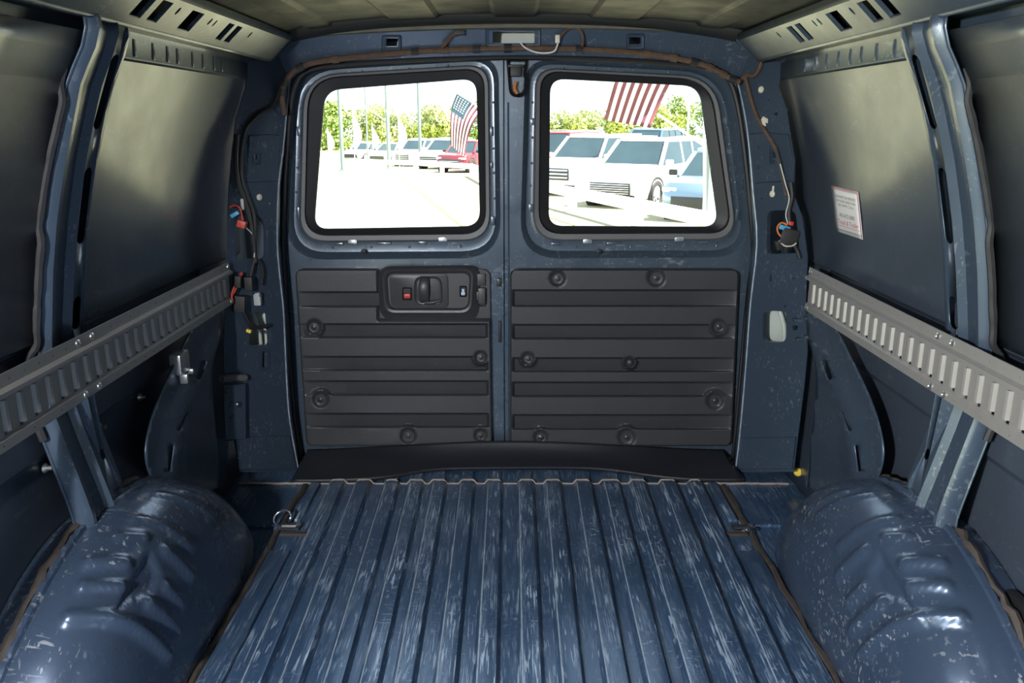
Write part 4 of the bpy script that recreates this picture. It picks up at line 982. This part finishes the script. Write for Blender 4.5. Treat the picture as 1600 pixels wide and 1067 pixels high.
def car(name, label, cat, pos, head, L, W, H, col, kind='suv', group='parked cars', grille='bar'):
    x0, y0 = pos; o = thing(name, label, cat, (x0, y0, gz(x0, y0)), group)
    ang = math.atan2(head[1], head[0]); M = Matrix.Rotation(ang, 3, 'Z'); O = Vector((x0, y0, gz(x0, y0)))
    T = lambda p: O + M @ Vector(p)
    def put(m, nm, mat, parent=o, sm=35):
        for p in m.v:                                   # nose and tail are rounded in plan
            t = max(0, min(1, (p.x-hl+.75)/.75)); q = max(0, min(1, (-p.x-hl+.4)/.4))
            p.x += (-.26*t*t + .12*q*q)*(p.y/hw)**2
        m.v = [T(p) for p in m.v]; return m.build(nm, mat, parent, sm)
    hl, hw = L/2, W/2; belt = H*.635; hood = H*(.60 if kind != 'sedan' else .60)
    secs = [(hl, .78, .34, hood*.62), (hl-.05, .90, .26, hood*.78), (hl-.16, .95, .24, hood*.94), (hl-.55, .985, .23, hood), (hl-L*.26, 1.0, .23, belt*.985), (0, 1.0, .24, belt), (-hl+.7, 1.0, .25, belt*1.02), (-hl+.14, .96, .28, belt*1.01), (-hl, .88, .36, belt*.94)]
    loops = []
    for x, k, zb, zt in secs:
        w_ = hw*k; h_ = zt-zb
        half = [(w_*.80, zb), (w_*.95, zb+.06), (w_, zb+h_*.35), (w_*.995, zb+h_*.60), (w_*.955, zb+h_*.86), (w_*.90, zt-.02), (w_*.78, zt+.012)]
        loops.append([Vector((x, y, z)) for y, z in half] + [Vector((x, -y, z)) for y, z in half[::-1]])
    m = MB(); m.loft(loops, caps=(True, True)); body = put(m, 'body', col, sm=45)
    # cabin: glass volume, roof, posts
    xa, xb = hl - L*.26, hl - L*.40
    xd, xc = (-hl+.18, -hl+.46) if kind == 'suv' else (-hl+.85, -hl+1.35) if kind == 'sedan' else (-hl+1.75, -hl+1.95)
    wb, wt = hw*.90, hw*.74; zb, zt = belt*.97, H-.06
    bot = [(xa, wb), (xa, -wb), (xd, -wb), (xd, wb)]; top = [(xb, wt), (xb, -wt), (xc, -wt), (xc, wt)]
    m = MB(); m.loft([[Vector((x, y, zb)) for x, y in bot], [Vector((x, y, zt)) for x, y in top]], caps=(True, True)); put(m, 'glass', 'car_glass', sm=0)
    m = MB(); rl = []
    for k, z in ((1.0, zt-.03), (1.03, zt), (.99, H-.015), (.86, H)): rl.append([Vector(((xb+xc)/2 + (x-(xb+xc)/2)*(k if k < 1 else 1+(k-1)*.6), y*k, z)) for x, y in rr([(xb, wt), (xb, -wt), (xc, -wt), (xc, wt)], .16, 4)])
    m.loft(rl, caps=(True, True)); roof = put(m, 'roof', col)
    for (a, b) in zip(bot, top):
        m = MB(); m.tube([(a[0], a[1], zb), (b[0], b[1], zt)], .055, 6); put(m, 'window_post', col)
    mids = [.36, .68] if kind == 'suv' else [.45]
    for t in mids:
        for s in (-1, 1):
            xm = xb + (xc-xb)*t; m = MB(); m.box((xm, s*(wb+wt)/2, (zb+zt)/2), (.09, .03, zt-zb), Matrix.Rotation(s*math.atan2(wb-wt, zt-zb), 3, 'X'), .008); put(m, 'window_post', 'car_black' if col != 'car_white' else col)
    # wheels
    R_ = .37 if kind != 'sedan' else .33
    for fx in (hl - L*.19, -hl + L*.20):
        for s in (-1, 1):
            m = MB(); m.lathe((fx, s*(hw-.02), R_+.02), (0, s, 0), [(R_+.075, -.20), (R_+.075, .025), (R_+.045, .03), (R_+.02, .02), (R_+.02, -.2)], 24); put(m, 'wheel_arch', 'car_black', body)
            m = MB(); m.lathe((fx, s*(hw-.20), R_), (0, s, 0), [(R_*.62, 0), (R_*.96, 0), (R_, .03), (R_, .19), (R_*.95, .22), (R_*.68, .22), (R_*.64, .19)], 24); ty = put(m, 'tyre', 'tyre')
            m = MB(); m.disc((fx, s*(hw-.06), R_), (0, s, 0), R_*.20, .05, 12)
            for q in range(7):
                t = 2*math.pi*q/7; m.box((fx + R_*.38*math.cos(t), s*(hw-.03), R_ + R_*.38*math.sin(t)), (R_*.62, .03, .05), Matrix.Rotation(-t, 3, 'Y'), .006)
            m.lathe((fx, s*(hw-.06), R_), (0, s, 0), [(R_*.60, 0), (R_*.66, .04), (R_*.70, .04), (R_*.70, 0)], 24); put(m, 'rim', 'alloy', ty)
    # face
    gzc = hood*.62
    if grille == 'slats':
        m = MB(); m.box((hl+.012, 0, gzc-.12), (.04, W*.60, .30), bev=.01); g = put(m, 'grille', 'car_black')
        for q in range(5): m = MB(); m.box((hl+.034, 0, gzc-.23+.055*q), (.02, W*.58, .018), bev=.004); put(m, 'grille_slat', 'alloy', g)
    elif grille == 'bars':
        m = MB(); m.box((hl-.005, 0, gzc+.02), (.06, W*.52, .36), bev=.02); g = put(m, 'grille', 'car_black')
        for q in range(3): m = MB(); m.box((hl+.03, 0, gzc-.08+.11*q), (.03, W*.50, .05), bev=.008); put(m, 'grille_slat', 'alloy', g)
    elif grille == 'low':
        m = MB(); m.box((hl+.0, 0, .46), (.05, W*.66, .24), bev=.02); put(m, 'grille', 'car_black')
    else:
        m = MB(); m.box((hl-.0, 0, gzc+.02), (.06, W*.62, .17), bev=.03); g = put(m, 'grille', 'car_black'); m = MB(); m.box((hl+.03, 0, gzc+.02), (.03, W*.6, .03), bev=.008); put(m, 'grille_slat', 'alloy', g)
    m = MB(); m.box((hl-.02, 0, .34), (.08, W*.72, .10), bev=.03); put(m, 'lower_intake', 'car_black', body)
    for s in (-1, 1):
        m = MB(); m.box((hl-.12, s*hw*.76, hood*.78), (.20, .34, .10), Matrix.Rotation(-s*.35, 3, 'Z'), .03); put(m, 'headlight', 'car_lamp', body)
        m = MB(); m.box((hl-.10, s*hw*.76, hood*.44), (.12, .14, .09), Matrix.Rotation(-s*.35, 3, 'Z'), .02); put(m, 'fog_light', 'car_black', body)
        m = MB(); m.box((xa-.16, s*(hw+.09), belt+.06), (.12, .20, .14), bev=.04); put(m, 'mirror', col if col == 'car_white' and kind == 'suv' else 'car_black', body)
        m = MB(); m.tube([(xb-.05, s*wt*.92, H+.02), ((xb+xc)/2, s*wt*.92, H+.05), (xc+.05, s*wt*.92, H+.02)], .02, 6); put(m, 'roof_bar', 'alloy', roof)
    if kind == 'pickup':
        for s in (-1, 1): m = MB(); m.box((-hl+.95, s*hw*.93, belt*1.02), (1.6, .08, .10), bev=.02); put(m, 'bed_rail', col, body)
    return o
car('parked_suv', 'white SUV with wide silver-slatted grille behind the white rail fence', 'car', (3.80, 23.4), (-.57, -.82), 4.7, 1.92, 1.76, 'car_white', grille='slats')
car('parked_suv', 'white SUV with barred upright grille at inner edge of the right window', 'car', (2.75, 28.2), (-.60, -.80), 4.9, 2.0, 1.86, 'car_white', grille='bars')
car('parked_suv', 'red SUV whose roof shows behind the white cars in the right window', 'car', (1.95, 33.4), (-.6, -.8), 4.6, 1.9, 2.02, 'car_red', grille='bar')
car('parked_van', 'dark blue tall car with only its roof showing behind the white SUVs', 'car', (6.6, 40.5), (-.5, -.86), 5.2, 2.0, 2.20, 'car_navy', grille='bar')
car('parked_sedan', 'blue-grey sedan with low black intake beside the tall pole', 'car', (5.05, 19.6), (-.50, -.866), 4.6, 1.86, 1.50, 'car_blue_grey', kind='sedan', grille='low')
car('parked_suv', 'red SUV with oval dark grille behind the fence in the left window', 'car', (-2.3, 46.2), (-.45, -.89), 4.6, 1.9, 1.66, 'car_red', grille='bar')
car('parked_suv', 'white SUV parked next to the red SUV in the left window', 'car', (-3.9, 51.5), (-.45, -.89), 4.7, 1.9, 1.74, 'car_white', grille='bar')
car('parked_suv', 'white SUV third along the row seen in the left window', 'car', (-6.1, 56.5), (-.45, -.89), 4.6, 1.9, 1.72, 'car_white', grille='bars')
car('parked_sedan', 'low white sedan beyond the white SUVs in the left window', 'car', (-8.7, 62.5), (-.45, -.89), 4.6, 1.85, 1.46, 'car_white', kind='sedan', grille='low')
car('parked_sedan', 'farthest white sedan at the end of the row in the left window', 'car', (-12.0, 70), (-.45, -.89), 4.6, 1.85, 1.46, 'car_white', kind='sedan', grille='low')

# ---- poles
def from_px(px, d): return ((px-800)/FPX*d, d*1.0)
def pole(px, d, r, h, mat, label, brace=True):
    x, y = from_px(px, d); z = gz(x, y); o = thing('light_pole', label, 'pole', (x, y, z), 'tall poles on the lot')
    m = MB(); m.tube([(x, y, z-.05), (x, y, z+h*.5), (x, y, z+h)], [r, r*.95, r*.85], 10); m.build('shaft', mat, o)
    m = MB(); m.box((x, y, z+.03), (r*4, r*4, .06), bev=.01); m.build('base_plate', 'pole_grey', o)
    if brace:
        m = MB(); m.tube([(x-2.2*r*6, y, z+h*.42), (x, y, z+h*.30)], r*.35, 6); m.build('strut', 'pole_white', o)
    return o
pole(1101, 15.6, .075, 5.2, 'pole_grey', 'tall grey pole by the blue-grey sedan with diagonal strut')
x, y = from_px(1113, 16.4); m = MB(); m.box((x, y, gz(x, y)+2.6), (.12, .12, 5.2), bev=.01); tag(m.build('sign_post', 'pole_white'), 'white square post right beside the tall grey pole', 'pole')
pole(541, 47, .11, 9, 'pole_grey', 'grey pole leftmost in the left window', False)
pole(580, 60, .06, 9, 'pole_grey', 'thin dark pole second from the left in the left window', False)
pole(612, 50, .12, 9, 'pole_grey', 'thick pale pole in the middle of the left window')
pole(660, 54, .11, 9, 'pole_grey', 'pale pole between the row of cars and the flag in the left window')
pole(1066, 26.5, .03, 6, 'pole_white', 'thin white pole behind the white SUV in the right window', False)
# ---- white feather banners on the lot
for (px, d, h, lab) in ((560, 55, 3.6, 'white feather banner between the two leftmost poles'), (628, 54, 3.4, 'white feather banner beside the thick pale pole'), (520, 66, 2.6, 'small white feather banner at the far left of the left window'), (588, 66, 2.9, 'white feather banner beside the thin dark pole')):
    x, y = from_px(px, d); z = gz(x, y); o = thing('feather_banner', lab, 'banner', (x, y, z), 'white feather banners')
    MB().tube([(x, y, z), (x, y, z+h)], .025, 6).build('mast', 'pole_white', o)
    P = []; n = 10
    for i in range(n+1):
        t = i/n; wv = .55*math.sin(math.pi*min(1, t*1.1)**1.6)*(1-t*.2) + .04
        P.append([Vector((x + wv*q/4, y + .06*math.sin(t*5+q), z + h*(1-t*.8))) for q in range(5)])
    MB().loft(P, closed=False).build('cloth', 'flag_white', o, 60, solid=.004)
# ---- striped flags
def flag(label, hoist, fly, d, nstripe, canton, pole_px):
    """hoist, fly: pixel pairs (upper end, lower end of each edge) on a sheet that billows about distance d"""
    c = at_y((hoist[0][0]+hoist[1][0])/2, (hoist[0][1]+hoist[1][1])/2, d)
    o = thing('striped_flag', label, 'flag', tuple(c), 'american flags')
    NU_, NV_ = 24, nstripe*2
    def P(u, v, off=0.0):
        a = Vector(hoist[0]).lerp(Vector(hoist[1]), v); b = Vector(fly[0]).lerp(Vector(fly[1]), v)
        q = a.lerp(b, u); sag = 9*math.sin(u*math.pi)
        return at_y(q.x - sag*.5, q.y - sag, d + .10*math.sin(u*7 + v*3)*u - off)
    V = [P(i/NU_, j/NV_) for j in range(NV_+1) for i in range(NU_+1)]
    F = [(j*(NU_+1)+i, j*(NU_+1)+i+1, (j+1)*(NU_+1)+i+1, (j+1)*(NU_+1)+i) for j in range(NV_) for i in range(NU_)]
    fm = []
    for j in range(NV_):
        for i in range(NU_):
            fm.append(2 if (canton and i < NU_*.42 and j < NV_*.54) else (j//2) % 2)
    mesh('cloth', V, F, None, o, 60, solid=.006, mats=['flag_red', 'flag_white', 'flag_blue'], fmat=fm)
    if canton:
        m = MB()
        for r in range(5):
            for q in range(6):
                m.disc(P(.04 + .34*(q+.5)/6, .03 + .48*(r+.5)/5, .012), (0, -1, 0), .034, .006, 5)
        m.build('stars', 'flag_white', o, 0)
    (a, b) = hoist; MB().tube([at_y(pole_px, -60, d), at_y(pole_px, 330, d)], .03, 6).build('staff', 'pole_white', o)
    return o
flag('large american flag with red and white stripes hanging in the right window', ((1010, 20), (1098, 60)), ((944, 187), (1016, 200)), 15.2, 13, True, 1101)
flag('american flag with starred blue canton at the edge of the left window', ((714, 146), (756, 172)), ((704, 226), (726, 246)), 36, 13, True, 757)
# ---- trees
def tree(x, y, h, r, mat, label):
    z = gz(x, y); o = thing('tree', label, 'tree', (x, y, z), 'trees beyond the lot')
    m = MB(); m.tube([(x, y, z-.1), (x+.1, y, z+h*.25), (x, y, z+h*.6)], [.22, .16, .08], 7); m.build('trunk', 'bark', o)
    m = MB(); blobs = []
    for q in range(22):
        a = random.uniform(0, 2*math.pi); rr0 = random.uniform(0, r*.75); blobs.append((Vector((x + rr0*math.cos(a), y + rr0*math.sin(a)*.8, z + h*random.uniform(.12, .86))), r*random.uniform(.28, .48)))
    for c, br in blobs:
        for q in range(150):
            n = Vector((random.gauss(0, 1), random.gauss(0, 1), random.gauss(0, 1))).normalized(); p = c + n*br*random.uniform(.6, 1.08)
            t = n.orthogonal().normalized(); t = (Matrix.Rotation(random.uniform(0, 6.28), 3, n) @ t); b = n.cross(t); s_ = random.uniform(.10, .26)
            n2 = n*random.uniform(-.25, .25)
            m.add([p + t*s_, p + b*s_*.7 + n2, p - t*s_, p - b*s_*.7 - n2], [(0,1,2,3)])
    m.build('crown', mat, o, 0)
    return o
tx = [(-33, 6.6), (-29, 6.0), (-25.5, 6.8), (-22, 6.2), (-18, 6.6), (-14.5, 5.6), (-11, 6.6), (-7.5, 6.9), (-4, 7.4), (4, 5.4), (8, 5.6), (11.5, 5.7), (15, 5.9), (18.5, 6.2), (22, 6.4), (25.5, 7.8), (29, 9.2), (32.5, 9.4)]
ordn = ['first', 'second', 'third', 'fourth', 'fifth', 'sixth', 'seventh', 'eighth', 'ninth']
for i, (x, h) in enumerate(tx):
    mt = random.choice(['leaf_a', 'leaf_b']); kind = 'green' if mt == 'leaf_a' else 'yellow-green'
    tree(x*1.02, 126 + 9*(i % 2), h*1.05, 3.3, mt, '%s leafy tree beyond the lot, %s from the left through the %s window' % (kind, ordn[i % 9], 'left' if i < 9 else 'right'))
